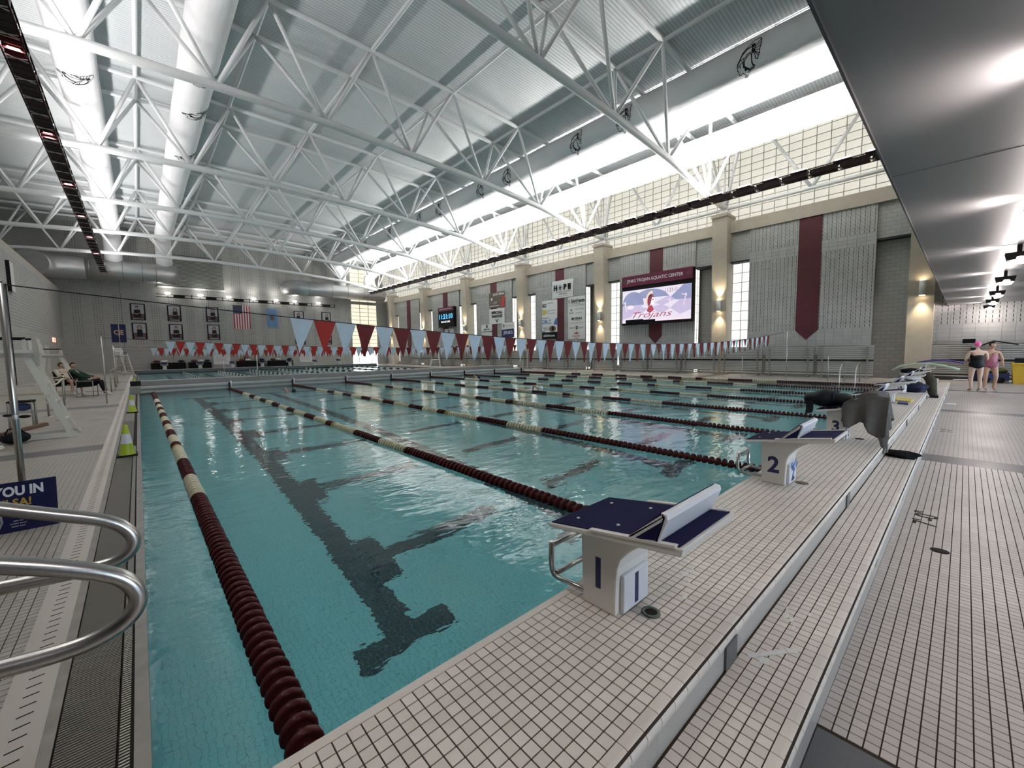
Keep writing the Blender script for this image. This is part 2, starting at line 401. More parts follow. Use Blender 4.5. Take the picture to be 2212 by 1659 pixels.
def tiles(parent, x0, x1, y0, y1, z, mat, name='tile', p=.05, keep=300, skip=None, th=.004, gap=.0052):
    cell = MB().box(-p/2+gap/2, p/2-gap/2, -p/2+gap/2, p/2-gap/2, 0, th, bottom=False)
    me = cell.mesh(name, mat)
    cs = []
    nx, ny = int(round((x1-x0)/p)), int(round((y1-y0)/p))
    for i in range(nx):
        for j in range(ny):
            c = (x0+(i+.5)*p, y0+(j+.5)*p, z)
            if skip and skip(c): continue
            s = seen(c); inside = s and -20 < s[0] < 2232 and -20 < s[1] < 1679
            cs.append((0 if inside else 1, (Vector(c)-CAMP).length, c))
    cs.sort()
    for k, (_, _, c) in enumerate(cs[:keep]): place(me, name, parent, c)
    rest = MB()
    for _, _, (x, y, zz) in cs[keep:]:
        rest.box(x-p/2+gap/2, x+p/2-gap/2, y-p/2+gap/2, y+p/2-gap/2, zz, zz+th, bottom=False)
    if rest.v:
        o = rest.build(name+'_field', mat, parent, fix=False); o['kind'] = 'stuff'

# ------------------------------------------------------------------ floors, steps, pool
LP = 2.8                                   # lane pitch
RX = [.41+LP*i for i in range(9)]          # rope lines
LC = [1.79+LP*i for i in range(8)]         # lane centres
PXR, PY0, PY1 = 23.25, 1.41, 52.8          # pool right edge, start wall, far wall
WZ = -.03
COLY = [1.55+9.144*i for i in range(7)]

fl = struct(MB().box(-15.5, 28.6, -7, .355, -.3, -.004), 'floor', 'grout', 'tiled pool deck beside the start platform')
f2 = MB().box(8.1, 28.6, -7, .345, -.004, 0).box(-15.5, .9, -7, .345, -.004, 0).box(.9, 8.1, -7, -2.0, -.004, 0)
f2.build('tile_far_field', T_FLOORFAR, fl)
DB = [(1.53, 2.03), (8.10, 8.61), (14.5, 15.0), (21.3, 21.8)]
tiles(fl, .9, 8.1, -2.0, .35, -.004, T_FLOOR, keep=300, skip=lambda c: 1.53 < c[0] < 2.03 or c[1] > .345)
for a, b in DB: MB().box(a, b, -6.9, .344, -.003, .0012).build('dark_band', T_DARK, fl)
for tx, w in ((5.14, .012), ): pass
tm = MB(); text_mb(tm, "7'-0\"", .3, (5.33, .175, .0006), (Vector((1, 0, 0)), Vector((0, 1, 0)), Vector((0, 0, 1))), width=.42, height=.17, bold=.004, ext=.0006)
tm.build('depth_marking', 'ink_black', fl)
tm = MB(); text_mb(tm, "7'-0\"", .3, (11.2, .165, .0006), (Vector((1, 0, 0)), Vector((0, 1, 0)), Vector((0, 0, 1))), width=.42, height=.17, bold=.004, ext=.0006)
tm.build('depth_marking', 'vinyl_brown', fl)

def stepped(name, y0, y1, z, label, mat, zb):
    o = struct(MB().box(-.6, 23.6, y0+.008, y1+(.012 if name == 'step_tread' else 0), zb, z-.004), name, 'grout', label)
    tiles(o, -.55, 8.1, y0+.06, y1-(.0 if name == 'step_tread' else .04), z-.004, mat)
    MB().box(8.1, 23.6, y0+.06, y1, z-.004, z).build('tile_far_field', T_PLATFAR, o)
    MB().box(-.6, 23.6, y0+.004, y0+.012, zb, z-.03).build('riser_face', T_RISER, o)
    # rounded nosing tiles
    prof = [(y0+.004, z-.05)]+[(y0+.03-.03*math.cos(a), z-.03+.03*math.sin(a)) for a in [i*PI/2/5 for i in range(6)]]+[(y0+.058, z), (y0+.058, z-.05)]
    me = MB().prism(prof, -.0485, .0485, 'X').mesh('bullnose_tile', T_TILE)
    rest = MB(); k = 0
    for i in range(242):
        x = -.6+(i+.5)*.1
        if k < 150 and x > .3: place(me, 'bullnose_tile', o, (x, 0, 0)); k += 1
        else: rest.prism(prof, x-.0485, x+.0485, 'X')
    r = rest.build('bullnose_field', T_TILE, o); r['kind'] = 'stuff'
    return o
tread = stepped('step_tread', .345, .66, .15, 'lower tiled step in front of the start platform', T_TILE, 0)
plat = stepped('start_platform', .66, 1.41, .30, 'raised tiled platform that carries the starting blocks', T_TILE, -.05)
MB().box(-.6, 23.6, 1.372, 1.412, .2, .2985).build('edge_trim', T_TILE, plat)
for i in range(8):
    x = 1.87+LP*i
    MB().box(x, x+.13, .6535, .663, .15, .262).build('riser_marker', T_DARK, plat)
# tape and stickers stuck to the tiles
for (x, y, w, d, a) in ((2.13, .565, .20, .028, -.6), (2.07, .56, .05, .04, .3), (2.235, .49, .05, .035, -.9)):
    c, s = math.cos(a), math.sin(a)
    q = MB().prism([(x+c*u-s*v, y+s*u+c*v) for u, v in ((-w/2, -d/2), (w/2, -d/2), (w/2, d/2), (-w/2, d/2))], .1502, .1512, 'Z').build('tape_scrap', 'sticker_white', tread)
for (x, y, r_) in ((2.52, .585, .022), (2.50, .555, .016), (2.62, .5, .012), (2.43, .53, .014), (2.75, .57, .01), (2.6, .6, .01)):
    MB().prism([(x+r_*1.6*math.cos(a)*(1+.3*math.sin(3*a)), y+r_*.6*math.sin(a)) for a in [i*PI/4 for i in range(8)]], .1502, .151, 'Z').build('tape_scrap', 'sticker_white', tread)
random.seed(3)
for (x, y, r_) in ((2.27, 1.03, .02), (2.33, 1.02, .014), (2.18, .97, .012), (2.05, .93, .016), (2.42, .93, .01), (2.66, .98, .012), (2.73, 1.05, .009), (2.5, 1.05, .01), (2.24, .88, .01)):
    MB().prism([(x+r_*1.5*math.cos(a)*(1+.4*math.sin(2*a+x*9)), y+r_*.8*math.sin(a)) for a in [i*PI/4 for i in range(8)]], .3002, .3008, 'Z').build('worn_spot', 'sticker_white', plat)

# left deck with gutter
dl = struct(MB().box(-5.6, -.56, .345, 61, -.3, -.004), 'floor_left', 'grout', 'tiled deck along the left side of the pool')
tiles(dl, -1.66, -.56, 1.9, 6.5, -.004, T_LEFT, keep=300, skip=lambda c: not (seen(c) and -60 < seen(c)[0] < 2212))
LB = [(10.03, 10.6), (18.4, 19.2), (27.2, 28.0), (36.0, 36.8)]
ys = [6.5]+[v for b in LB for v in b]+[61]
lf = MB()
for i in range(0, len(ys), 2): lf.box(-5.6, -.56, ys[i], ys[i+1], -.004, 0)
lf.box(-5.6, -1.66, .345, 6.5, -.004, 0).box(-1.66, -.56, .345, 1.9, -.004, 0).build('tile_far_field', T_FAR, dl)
for a, b in LB: MB().box(-5.6, -.56, a, b, -.004, .0008).build('dark_band', T_DARK, dl)
gut = struct(MB().box(-.56, -.40, .66, 52.8, -.3, .008), 'trim_1', tile_mat('curb_tile', (.50, .47, .42), (.55, .515, .465), rough=.5), 'pale curb strip between the left deck and the gutter')
sl = MB().box(-.026, .026, -.0035, .0035, 0, .001).mesh('drain_slot', 'slot_dark')
rest = MB(); 
for i in range(290):
    y = 2.0+i*.075
    if y > 23.8: break
    if i < 110: place(sl, 'drain_slot', gut, (-.475, y, .0081), (0, 0, .12))
    else: rest.box(-.5, -.45, y-.0035, y+.0035, .0081, .0091)
rest.build('drain_slot_row', 'slot_dark', gut)['kind'] = 'stuff'
def gutter(name, xs, label, y0=1.41, y1=52.8, sgn=1):
    g = thing(name, (xs, y0, 0), label, 'gutter', kind='structure')
    X = lambda a: xs+sgn*a
    def bx(n, a, b, z0, z1, mat, ya=y0, yb=y1):
        return MB().box(min(X(a), X(b)), max(X(a), X(b)), ya, yb, z0, z1).build(n, mat, g)
    bx('edge_rail', 0, .04, -.3, .004, 'gutter_steel'); bx('channel', .04, .235, -.3, -.03, 'grate_gap')
    bars = MB()
    y = y0+.02
    while y < 14:
        bars.box(min(X(.045), X(.232)), max(X(.045), X(.232)), y, y+.0095, -.022, -.006); y += .0165
    bars.build('grate_bars', 'grate_grey', g)['kind'] = 'stuff'
    bx('grate_panel', .045, .232, -.022, -.007, 'grate_grey', 14.02)
    cb = MB(); y = y0+.02
    while y < 10:
        cb.box(min(X(.242), X(.275)), max(X(.242), X(.275)), y, y+.008, -.014, -.002); y += .018
    cb.build('overflow_comb', 'galvanised', g)['kind'] = 'stuff'
    bx('comb_seat', .236, .285, -.3, -.014, 'grate_gap'); bx('pool_rim', .287, .34, -2.1, 0.0, 'gutter_steel')
    return g
gutter('pool_gutter', -.40, 'steel overflow gutter with grate along the left pool edge')
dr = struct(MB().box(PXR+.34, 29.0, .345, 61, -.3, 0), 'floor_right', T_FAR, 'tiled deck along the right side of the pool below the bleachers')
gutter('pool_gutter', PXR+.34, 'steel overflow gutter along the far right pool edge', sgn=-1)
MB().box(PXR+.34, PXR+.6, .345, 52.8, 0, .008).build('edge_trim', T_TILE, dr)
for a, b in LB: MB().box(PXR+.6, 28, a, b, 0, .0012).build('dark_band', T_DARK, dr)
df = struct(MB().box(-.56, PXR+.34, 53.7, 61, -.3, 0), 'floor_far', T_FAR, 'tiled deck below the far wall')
fp = struct(MB().box(-.4, PXR+.3, PY1, 53.7, -.3, .30), 'far_platform', T_FAR, 'raised platform at the far end of the pool')
MB().box(-.4, PXR+.3, PY1-.02, PY1, .0, .28).build('edge_dark_tile', T_DARK, fp)  # dark tile band on the platform face
MB().box(-.4, PXR+.3, PY1-.02, PY1, .282, .302).build('edge_trim', T_TILE, fp)

# pool shell
ZF = WZ-2.10
pf = struct(MB().box(-.06, PXR, PY0, PY1, ZF-.2, ZF), 'pool_floor', 'pool_tile', 'pale blue tiled pool floor')
struct(MB().box(-.20, -.06, PY0-.1, PY1, ZF, -.06), 'pool_wall_left', 'pool_tile', 'left pool wall under water')
struct(MB().box(PXR, PXR+.1, PY0-.1, PY1, ZF, -.06), 'pool_wall_right', 'pool_tile', 'right pool wall under water')
struct(MB().box(-.2, PXR+.1, PY0-.1, PY0, ZF, .2), 'pool_wall_near', 'pool_tile', 'pool wall below the starting platform')
struct(MB().box(-.2, PXR+.1, PY1, PY1+.1, ZF, .0), 'pool_wall_far', 'pool_tile', 'far pool wall under water')
CYS = [4.85+2.44*i for i in range(8)]
for i, x in enumerate(LC):
    z0, z1 = ZF-.01, ZF+.002
    MB().box(x-.15, x+.15, 3.70, 22.2, z0, z1).build('lane_line', 'marking_tile', pf)
    MB().box(x-.5, x+.5, 3.42, 3.70, z0, z1).build('lane_line_cross', 'marking_tile', pf)
    MB().box(x-.5, x+.5, 22.2, 22.5, z0, z1).build('lane_line_cross', 'marking_tile', pf)
    MB().box(x-.15, x+.15, 28, 50.5, z0, z1).build('lane_line', 'marking_tile', pf)
    for y in CYS:
        if i == 0: MB().box(1.942, 2.20, y-.5, y+.5, z0, z1).build('cross_course_end', 'marking_tile', pf)
        if i < 7:
            a = x+.55 if i else 2.2
            MB().box(a, x+LP-.6, y-.14, y+.14, z0, z1).build('cross_course_line', 'marking_tile', pf)
wt = MB().add([(-.06, PY0, WZ), (PXR, PY0, WZ), (PXR, PY1, WZ), (-.06, PY1, WZ)], [(0, 1, 2, 3)]).build('water', 'water', fix=False)
tag(wt, 'clear teal rippled pool water filling the basin', 'water', kind='stuff')

# bulkhead between the two courses
bk = thing('bulkhead', (11.5, 24.05, 0), 'grey movable bulkhead spanning the pool between the two courses', 'bulkhead')
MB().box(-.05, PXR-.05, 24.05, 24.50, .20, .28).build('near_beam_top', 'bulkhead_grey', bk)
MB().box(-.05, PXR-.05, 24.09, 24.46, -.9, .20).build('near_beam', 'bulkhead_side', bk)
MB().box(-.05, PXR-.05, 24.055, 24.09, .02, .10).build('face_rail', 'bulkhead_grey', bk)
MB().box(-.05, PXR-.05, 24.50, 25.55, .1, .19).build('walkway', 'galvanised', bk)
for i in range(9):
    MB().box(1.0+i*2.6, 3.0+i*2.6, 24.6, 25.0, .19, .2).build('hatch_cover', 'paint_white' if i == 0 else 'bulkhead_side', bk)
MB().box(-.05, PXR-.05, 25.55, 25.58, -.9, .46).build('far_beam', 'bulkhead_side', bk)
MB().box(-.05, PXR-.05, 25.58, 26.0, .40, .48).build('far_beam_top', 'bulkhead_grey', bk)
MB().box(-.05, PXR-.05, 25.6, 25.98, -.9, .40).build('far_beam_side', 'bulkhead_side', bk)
MB().box(-.36, -.0, 23.85, 24.45, .0, .31).build('end_box', 'bulkhead_side', bk)
MB().box(-.33, .02, 24.5, 24.95, .15, .52).build('winch_box', 'black_metal', bk)
for x in RX[1:]:
    MB().box(x-.03, x+.03, 23.98, 24.06, -.02, .30).build('rope_bracket', 'black_metal', bk)
    MB().box(x+.05, x+.09, 23.99, 24.06, .1, .38).build('rope_clip', 'pale_metal', bk)

# ------------------------------------------------------------------ right wall
XW = 28.0
wr = struct(MB().box(28.95, 29.3, -7, 61.5, 0, 16), 'wall_right', 'block_shade', 'right wall of grey concrete block behind columns and windows')
SLOT = []
blk_cell = MB().box(-.03, 0, -.196, .196, -.096, .096)
blk_plain = blk_cell.mesh('wall_block', 'wall_block')
sc = MB().box(-.03, 0, -.196, .196, -.096, .096); sc.cur = 1
for dy in (-.1, .1): sc.box(-.0315, -.03, dy-.011, dy+.011, -.07, .07)
blk_slot = sc.mesh('slotted_block', ['wall_block', 'slot_dark'])
def panel(y0, y1, first, idx, label, x=XW, z0=0, z1=8.8, y_keep=None):
    """acoustic block panel: real blocks with open joints on a mortar core"""
    pw = struct(MB().box(x+.03, 28.95, y0, y1, z0, z1), 'wall_panel', 'mortar', label)
    ny = max(1, int(round((y1-y0)/.4))); w = (y1-y0)/ny; cells = []
    for j in range(int((z1-z0)/.2)):
        z = z0+.1+j*.2
        for i in range(ny):
            y = y0+(i+.5)*w
            slot = (2.6 < z < 6.9 or 7.4 < z < 8.75)
            cells.append((y, z, slot))
    keep = []
    if first:
        vis = sorted([c for c in cells if c[1] > 1.6], key=lambda c: c[0]+.0*c[1]); keep = vis[:300]
        for y, z, s in keep: place(blk_slot if s else blk_plain, 'slotted_block' if s else 'wall_block', pw, (x+.03, y, z), scale=(1, w/.4, 1))
    ks = set(keep); rest = MB(); sl = MB()
    for y, z, s in cells:
        if (y, z, s) in ks or z < 1.2: continue
        rest.box(x, x+.03, y-w/2+.004, y+w/2-.004, z-.096, z+.096)
        if s:
            for dy in (-.1, .1): sl.box(x-.0015, x, y+dy-.011, y+dy+.011, z-.07, z+.07)
    rest.build('block_field', 'wall_block', pw, fix=False)['kind'] = 'stuff'
    if sl.v: sl.build('slot_field', 'slot_dark', pw, fix=False)['kind'] = 'stuff'
    return pw
def window(n, y0, y1, z0, z1, x, pane, dy, dz, label, bar=.03, mw=.035):
    """translucent panel window: each pane a part, mullions between"""
    w = thing('window_%d' % n, (x, (y0+y1)/2, z0), label, None, kind='structure')
    ny = max(1, int(round((y1-y0)/dy))); nz = max(1, int(round((z1-z0)/dz))); py = (y1-y0)/ny; pz = (z1-z0)/nz
    me = MB().box(-.01, .01, -py/2+bar/2, py/2-bar/2, -pz/2+bar/2, pz/2-bar/2).mesh('pane', pane)
    for i in range(ny):
        for j in range(nz): place(me, 'pane', w, (x, y0+(i+.5)*py, z0+(j+.5)*pz))
    fr = MB()
    for i in range(ny+1): fr.box(x-.03, x+.03, y0+i*py-bar/2, y0+i*py+bar/2, z0, z1)
    fr.build('mullions', 'mullion', w)
    fr = MB()
    for j in range(nz+1): fr.box(x-.02, x+.02, y0, y1, z0+j*pz-bar/2, z0+j*pz+bar/2)
    fr.build('glazing_bars', 'mullion', w)
    return w
wn = 1
for i, yc in enumerate(COLY):
    nm = ORD[i]
    cth = thing('column', (27.9, yc, 0), f'tapered concrete column on the right wall, {nm} counting from the bleacher corner', 'column', 'tapered concrete columns on the right wall')
    y0, y1 = yc-.45, yc+.45
    MB().prism([(27.75, 0), (27.35, 8.8), (27.3, 9.75), (28.95, 9.75), (28.95, 0)], y0, y1, 'Y').build('shaft', 'concrete', cth)
    MB().box(27.2, 28.6, y0-.04, y1+.04, 9.75, 9.92).build('capital', 'concrete', cth)
    sc_ = thing('wall_sconce', (27.5, yc, 4.3), f'white cylinder sconce lamp on the {nm} column from the bleacher corner', 'sconce lamp', 'column sconces')
    xs = 27.42
    MB().lathe([(.001, 3.98), (.13, 3.98), (.13, 4.66), (.001, 4.66)], (xs-.05, yc-.05, 0), 14).build('shade', 'paint_white', sc_)
    for zz, d in ((3.975, 0), (4.665, PI)):
        MB().lathe([(.001, zz), (.10, zz), (.10, zz+.004)], (xs-.05, yc-.05, 0), 12).build('lens', 'lamp_warm', sc_)
        if i == 0 and d: continue
        ld = bpy.data.lights.new('sconce_light', 'SPOT'); ld.energy = 55; ld.color = (1, .83, .58); ld.spot_size = R(75); ld.spot_blend = .8; ld.shadow_soft_size = .08
        lo = bpy.data.objects.new('sconce_light', ld); COL.objects.link(lo); lo.parent = sc_
        lo.location = Vector((xs-.05, yc-.05, zz+(-.02 if not d else .02)))-Vector((27.5, yc, 4.3)); lo.rotation_euler = (d, 0, 0)
    if i < 6:
        ya, yb = yc+1.75, yc+9.144-1.55
        panel(ya, yb, i == 0, i, f'slotted grey block panel of the right wall, {nm} bay from the bleacher corner')
        # lintels over the openings and ledge beam
        for a, b in ((yc+.45, ya), (yb, yc+9.144-.45)):
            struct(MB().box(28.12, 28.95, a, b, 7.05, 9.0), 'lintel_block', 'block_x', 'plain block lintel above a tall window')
            struct(MB().box(28.05, 28.95, a, b, 6.95, 7.05), 'lintel_shadow', 'steel_dark', 'dark strip painted as the shadow line under a lintel')  # strip in the dark steel colour painted as the lintel's shadow line
        struct(MB().box(27.9, 28.95, yc+.45, yc+8.694, 8.8, 9.5), 'ledge_beam', 'concrete', f'tan concrete ledge beam under the clerestory, {nm} bay')
        if i > 0:
            # glazed side of the recess, facing back towards the start
            wj = thing('window_%d' % wn, (28.4, ya-.03, 0), f'narrow glazed jamb beside the {nm} column', None, kind='structure'); wn += 1
            for j in range(12): MB().box(28.08, 28.62, ya-.02, ya-.01, .05+j*.575, .60+j*.575).build('pane', 'pane_window', wj)
            MB().box(28.32, 28.36, ya-.026, ya-.006, 0, 6.95).build('mullions', 'mullion', wj)
        window(wn, yb+.02, yc+8.694, .4, 6.95, 28.5, 'pane_window', .55, .60, f'tall translucent window right before the {ORD[i+1]} column'); wn += 1
    # clerestory band over each bay
    yb0 = yc+.0 if i else -1.0
    e = yc+9.144 if i < 6 else 61.0
    if i == 0: window(wn, -1.0, yc, 9.5, 14.6, 28.62, 'pane_clerestory', .66, .42, 'clerestory of translucent panels above the bleacher corner'); wn += 1
    window(wn, yc, e, 9.5, 14.6, 28.62, 'pane_clerestory', .655, .42, f'clerestory of translucent panels in the {nm} bay from the bleacher corner', bar=.035); wn += 1
# recess and slotted end wall under the soffit
panel(-7, .95, False, 9, 'slotted grey block wall under the soffit behind the swimmers', x=28.6, z1=8.8)
struct(MB().box(27.9, 28.95, -1, 1.1, 8.8, 9.5), 'ledge_beam', 'concrete', 'tan concrete ledge beam by the soffit edge')
struct(MB().box(28.5, 28.95, .95, 3.3, 0, 8.8), 'recess_wall', 'block_x', 'grey block recess beside the first column')

# ------------------------------------------------------------------ far wall, left wall, roof
FY = 61.0
wf = struct(MB().box(-16, 23.6, FY, FY+.3, 0, 16).box(27.5, 29.3, FY, FY+.3, 0, 16).box(23.6, 27.5, FY, FY+.3, 2.2, 2.6).box(23.6, 27.5, FY, FY+.3, 8.9, 9.3).box(23.6, 27.5, FY, FY+.3, 14, 16), 'wall_far', 'block_y', 'grey block far wall with portraits and flags')
sl = MB()
for x0 in [-4.6+1.52*i for i in range(19)]:
    if abs(x0-11) < .2: continue
    for dx in (0, .2, .4, .6):
        for j in range(62):
            z = 3.0+j*.2
            if 8.3 < z < 9.2: continue
            if x0+dx < 23.4: sl.box(x0+dx-.011, x0+dx+.011, FY-.002, FY, z-.07, z+.07)
sl.build('slot_field', 'slot_dark', wf, fix=False)['kind'] = 'stuff'
for x in (-1.0, 3.0, 6.6, 9.9, 18.5): MB().box(x-.012, x+.012, FY-.004, FY, 0, 14).build('control_joint', 'steel_dark', wf)
def fwindow(n, x0, x1, z0, z1, pane, dx, dz, label):
    w = thing('window_%d' % n, ((x0+x1)/2, FY, z0), label, None, kind='structure')
    nx = int(round((x1-x0)/dx)); nz = int(round((z1-z0)/dz)); px = (x1-x0)/nx; pz = (z1-z0)/nz
    me = MB().box(-px/2+.02, px/2-.02, -.01, .01, -pz/2+.02, pz/2-.02).mesh('pane', pane)
    for i in range(nx):
        for j in range(nz): place(me, 'pane', w, (x0+(i+.5)*px, FY+.08, z0+(j+.5)*pz))
    fr = MB()
    for i in range(nx+1): fr.box(x0+i*px-.03, x0+i*px+.03, FY+.03, FY+.12, z0, z1)
    fr.build('mullions', 'mullion', w); fr = MB()
    for j in range(nz+1): fr.box(x0, x1, FY+.04, FY+.11, z0+j*pz-.022, z0+j*pz+.022)
    fr.build('glazing_bars', 'mullion', w)
fwindow(wn, 23.6, 27.5, 2.6, 8.9, 'pane_far', 1.3, .6, 'large yellowish translucent window in the far right corner'); wn += 1
fwindow(wn, 23.6, 27.5, 9.3, 14, 'pane_far', 1.3, .6, 'upper translucent window in the far corner behind the duct'); wn += 1
dg = thing('door_1', (25.5, FY, 0), 'bright glazed exit doors below the far corner window', None, kind='structure')
for i in range(4): MB().box(23.66+i*.96, 24.54+i*.96, FY+.08, FY+.1, .06, 2.14).build('pane', 'pane_door', dg)
fr = MB()
for i in range(5): fr.box(23.6+i*.96-.04, 23.6+i*.96+.04, FY+.04, FY+.14, 0, 2.2)
fr.build('door_frame', 'steel_dark', dg)
wl = struct(MB().box(-5.7, -5.4, .3, FY, 0, 8.2), 'wall_left', 'block_x', 'left block wall below the gallery')
sl = MB()
for i in range(110):
    y = 32+i*.265
    for j in range(22):
        z = 3.6+j*.2
        sl.box(-5.4, -5.398, y-.011, y+.011, z-.07, z+.07)
sl.build('slot_field', 'slot_dark', wl, fix=False)['kind'] = 'stuff'
struct(MB().box(-16, -5.4, -1, FY, 8.2, 8.45), 'gallery_ledge', 'concrete', 'dim ledge above the left wall')
struct(MB().box(-16.3, -16, -1, FY, 8.2, 16), 'wall_gallery', 'block_x', 'dim upper wall behind the left gallery')
struct(MB().box(-16, 29.3, -1.3, -1.0, 3.9, 16), 'wall_near', 'block_y', 'block wall above the soffit behind the camera')
bw = MB().box(-16, 3, -7.3, -7.0, 0, 4).box(27, 29.3, -7.3, -7.0, 0, 4).box(3, 27, -7.3, -7, 0, .4).box(3, 27, -7.3, -7, 3.2, 4)
for i in range(1, 8): bw.box(3*i+2.75, 3*i+3.25, -7.3, -7, .4, 3.2)
struct(bw, 'wall_back', 'block_y', 'block wall at the back of the deck with added unseen windows')
m, t, p = nt('clear_glass'); t.nodes.remove(p)
tb = t.nodes.new('ShaderNodeBsdfTransparent'); tb.inputs[0].default_value = (.9, .93, .94, 1); gb = t.nodes.new('ShaderNodeBsdfGlossy'); gb.inputs[1].default_value = .02
fq = t.nodes.new('ShaderNodeFresnel'); fq.inputs[0].default_value = 1.45; mq = t.nodes.new('ShaderNodeMixShader')
t.links.new(fq.outputs[0], mq.inputs[0]); t.links.new(tb.outputs[0], mq.inputs[1]); t.links.new(gb.outputs[0], mq.inputs[2]); t.links.new(mq.outputs[0], t.nodes['Material Output'].inputs[0])
for i in range(8):  # unseen windows added to light the deck, inferred from cool block backs
    wb_ = thing('window_%d' % (60+i), (3*i+4.5, -7.15, .4), 'unseen clear window added to light the start deck from behind', None, kind='structure')
    x0 = 3*i+(3.25 if i else 3); x1 = 3*i+(5.75 if i < 7 else 6)
    MB().box(x0, x1, -7.16, -7.14, .4, 3.2).build('pane', 'clear_glass', wb_)
    fr = MB().box(x0, x1, -7.2, -7.1, .4, .46).box(x0, x1, -7.2, -7.1, 3.14, 3.2).box((x0+x1)/2-.03, (x0+x1)/2+.03, -7.2, -7.1, .46, 3.14).build('window_frame', 'steel_dark', wb_)
struct(MB().box(-5.7, -5.4, -7, .3, 0, 8.2), 'wall_side', 'block_x', 'block wall at the left end of the start deck')
so = struct(MB().box(-16, 28.6, -7, .66, 3.5, 3.9), 'soffit', 'soffit_paint', 'smooth grey soffit over the start deck')
for x in (6.4, 12.4, 19.6, 25.6): MB().box(x-.006, x+.006, -7, .65, 3.497, 3.5).build('panel_joint', 'soffit_joint', so)
MB().box(-16, 28.6, .655, .672, 3.47, 3.9).build('edge_angle', 'steel_dark', so)
struct(MB().box(-16, 29.3, -1.0, .66, 3.9, 4.0), 'gallery_floor', 'concrete', 'gallery floor above the soffit')

ZT = lambda x: 15.2-.0018*(x-6)**2
def roof_pt(u, v, dz): x = -16.3+u*45.6; return (x, -1.3+v*62.7, ZT(x)+.22+dz)
rb = MB(); xs_ = [-16.3+45.6*i/24 for i in range(25)]
prof = [(x, ZT(x)+.22) for x in xs_]+[(x, ZT(x)+.45) for x in xs_[::-1]]
rb.prism(prof, -1.3, 61.4, 'Y')
roof = struct(rb, 'ceiling', 'roof_deck', 'corrugated metal roof deck over the pool hall')

# ------------------------------------------------------------------ trusses
TY = [10.7+9.144*i for i in range(6)]
BN = [(-15.6, 10.7), (-12.4, 11.0), (-8.6, 11.25), (-4.7, 11.5), (-.85, 11.79), (2.9, 11.92), (6.95, 11.98), (11.2, 11.86), (15.9, 11.68), (20.7, 11.33), (25.7, 10.62), (28.35, 10.45)]
TN = [-14.2, -10.5, -6.6, -2.8, .75, 4.55, 8.65, 13.0, 17.7, 22.8, 27.0]
def make_truss(yc, label):
    t_ = thing('roof_truss', (6.5, yc, 10.5), label, 'roof truss', 'tubular roof trusses')
    MB().tube([(x, yc, z) for x, z in BN], .165, 14).build('bottom_chord', 'steel_white', t_)
    for s in (-1.2, 1.2):
        MB().tube([(-16, yc+s, ZT(-16))]+[(x, yc+s, ZT(x)) for x in TN]+[(28.5, yc+s, ZT(28.5))], .11, 10).build('top_chord', 'steel_white', t_)
    for k, x in enumerate(TN):
        MB().tube([(x, yc-1.2, ZT(x)), (x, yc+1.2, ZT(x))], .08, 8).build('cross_strut', 'steel_white', t_)
        for s in (-1.2, 1.2):
            for b in (k, k+1):
                if b >= len(BN) or (b == 0): continue
                bx_, bz = BN[b]
                MB().tube([(bx_, yc, bz), (x, yc+s, ZT(x))], .085, 8).build('web', 'steel_white', t_)
    MB().box(27.9, 28.5, yc-.25, yc+.25, 9.9, 10.3).build('bearing', 'steel_white', t_)
    return t_
tn = ['nearest to the soffit', 'second nearest', 'third nearest', 'fourth nearest', 'fifth nearest', 'farthest, close to the far wall']
for i, y in enumerate(TY): make_truss(y, f'white tubular roof truss spanning the pool, {tn[i]}')
for x in TN[3:]:
    po = MB().tube([(x, -1, ZT(x)), (x, FY, ZT(x))], .09, 8).build('roof_purlin', 'steel_white')
    nm = {-2.8: 'above the left light truss', .75: 'between the two left ducts', 4.55: 'right of the left ducts', 8.65: 'left of the hall centre', 13.0: 'right of the hall centre', 17.7: 'left of the logo duct', 22.8: 'between the two right ducts', 27.0: 'closest to the clerestory'}[x]
    tag(po, f'long white purlin pipe under the roof, {nm}', 'purlin', 'roof purlins')
for i in range(7):
    ya = COLY[i]; yb = COLY[i+1] if i < 6 else FY
    ym = (ya+yb)/2
    wb = thing('wall_brace', (28, ym, 10.35), f'white pipe brace in front of the clerestory, {ORD[i]} bay from the bleacher corner', 'pipe brace', 'clerestory pipe braces')
    MB().tube([(28.0, ya, 10.35), (28.0, yb, 10.35)], .10, 10).build('rail_pipe', 'steel_white', wb)
    for s in (-1, 1): MB().tube([(28.0, ym, 10.35), (28.0, ym+s*2.3, 14.2)], .085, 8).build('diagonal', 'steel_white', wb)
    for s in (-1, 1): MB().tube([(28.0, ya, 10.45), (28.0, ya+s*.9, 14.2)], .07, 8).build('post', 'steel_white', wb)
    MB().tube([(28.0, ya, 10.45), (28.0, ya, 14.3)], .06, 8).build('post', 'steel_white', wb)

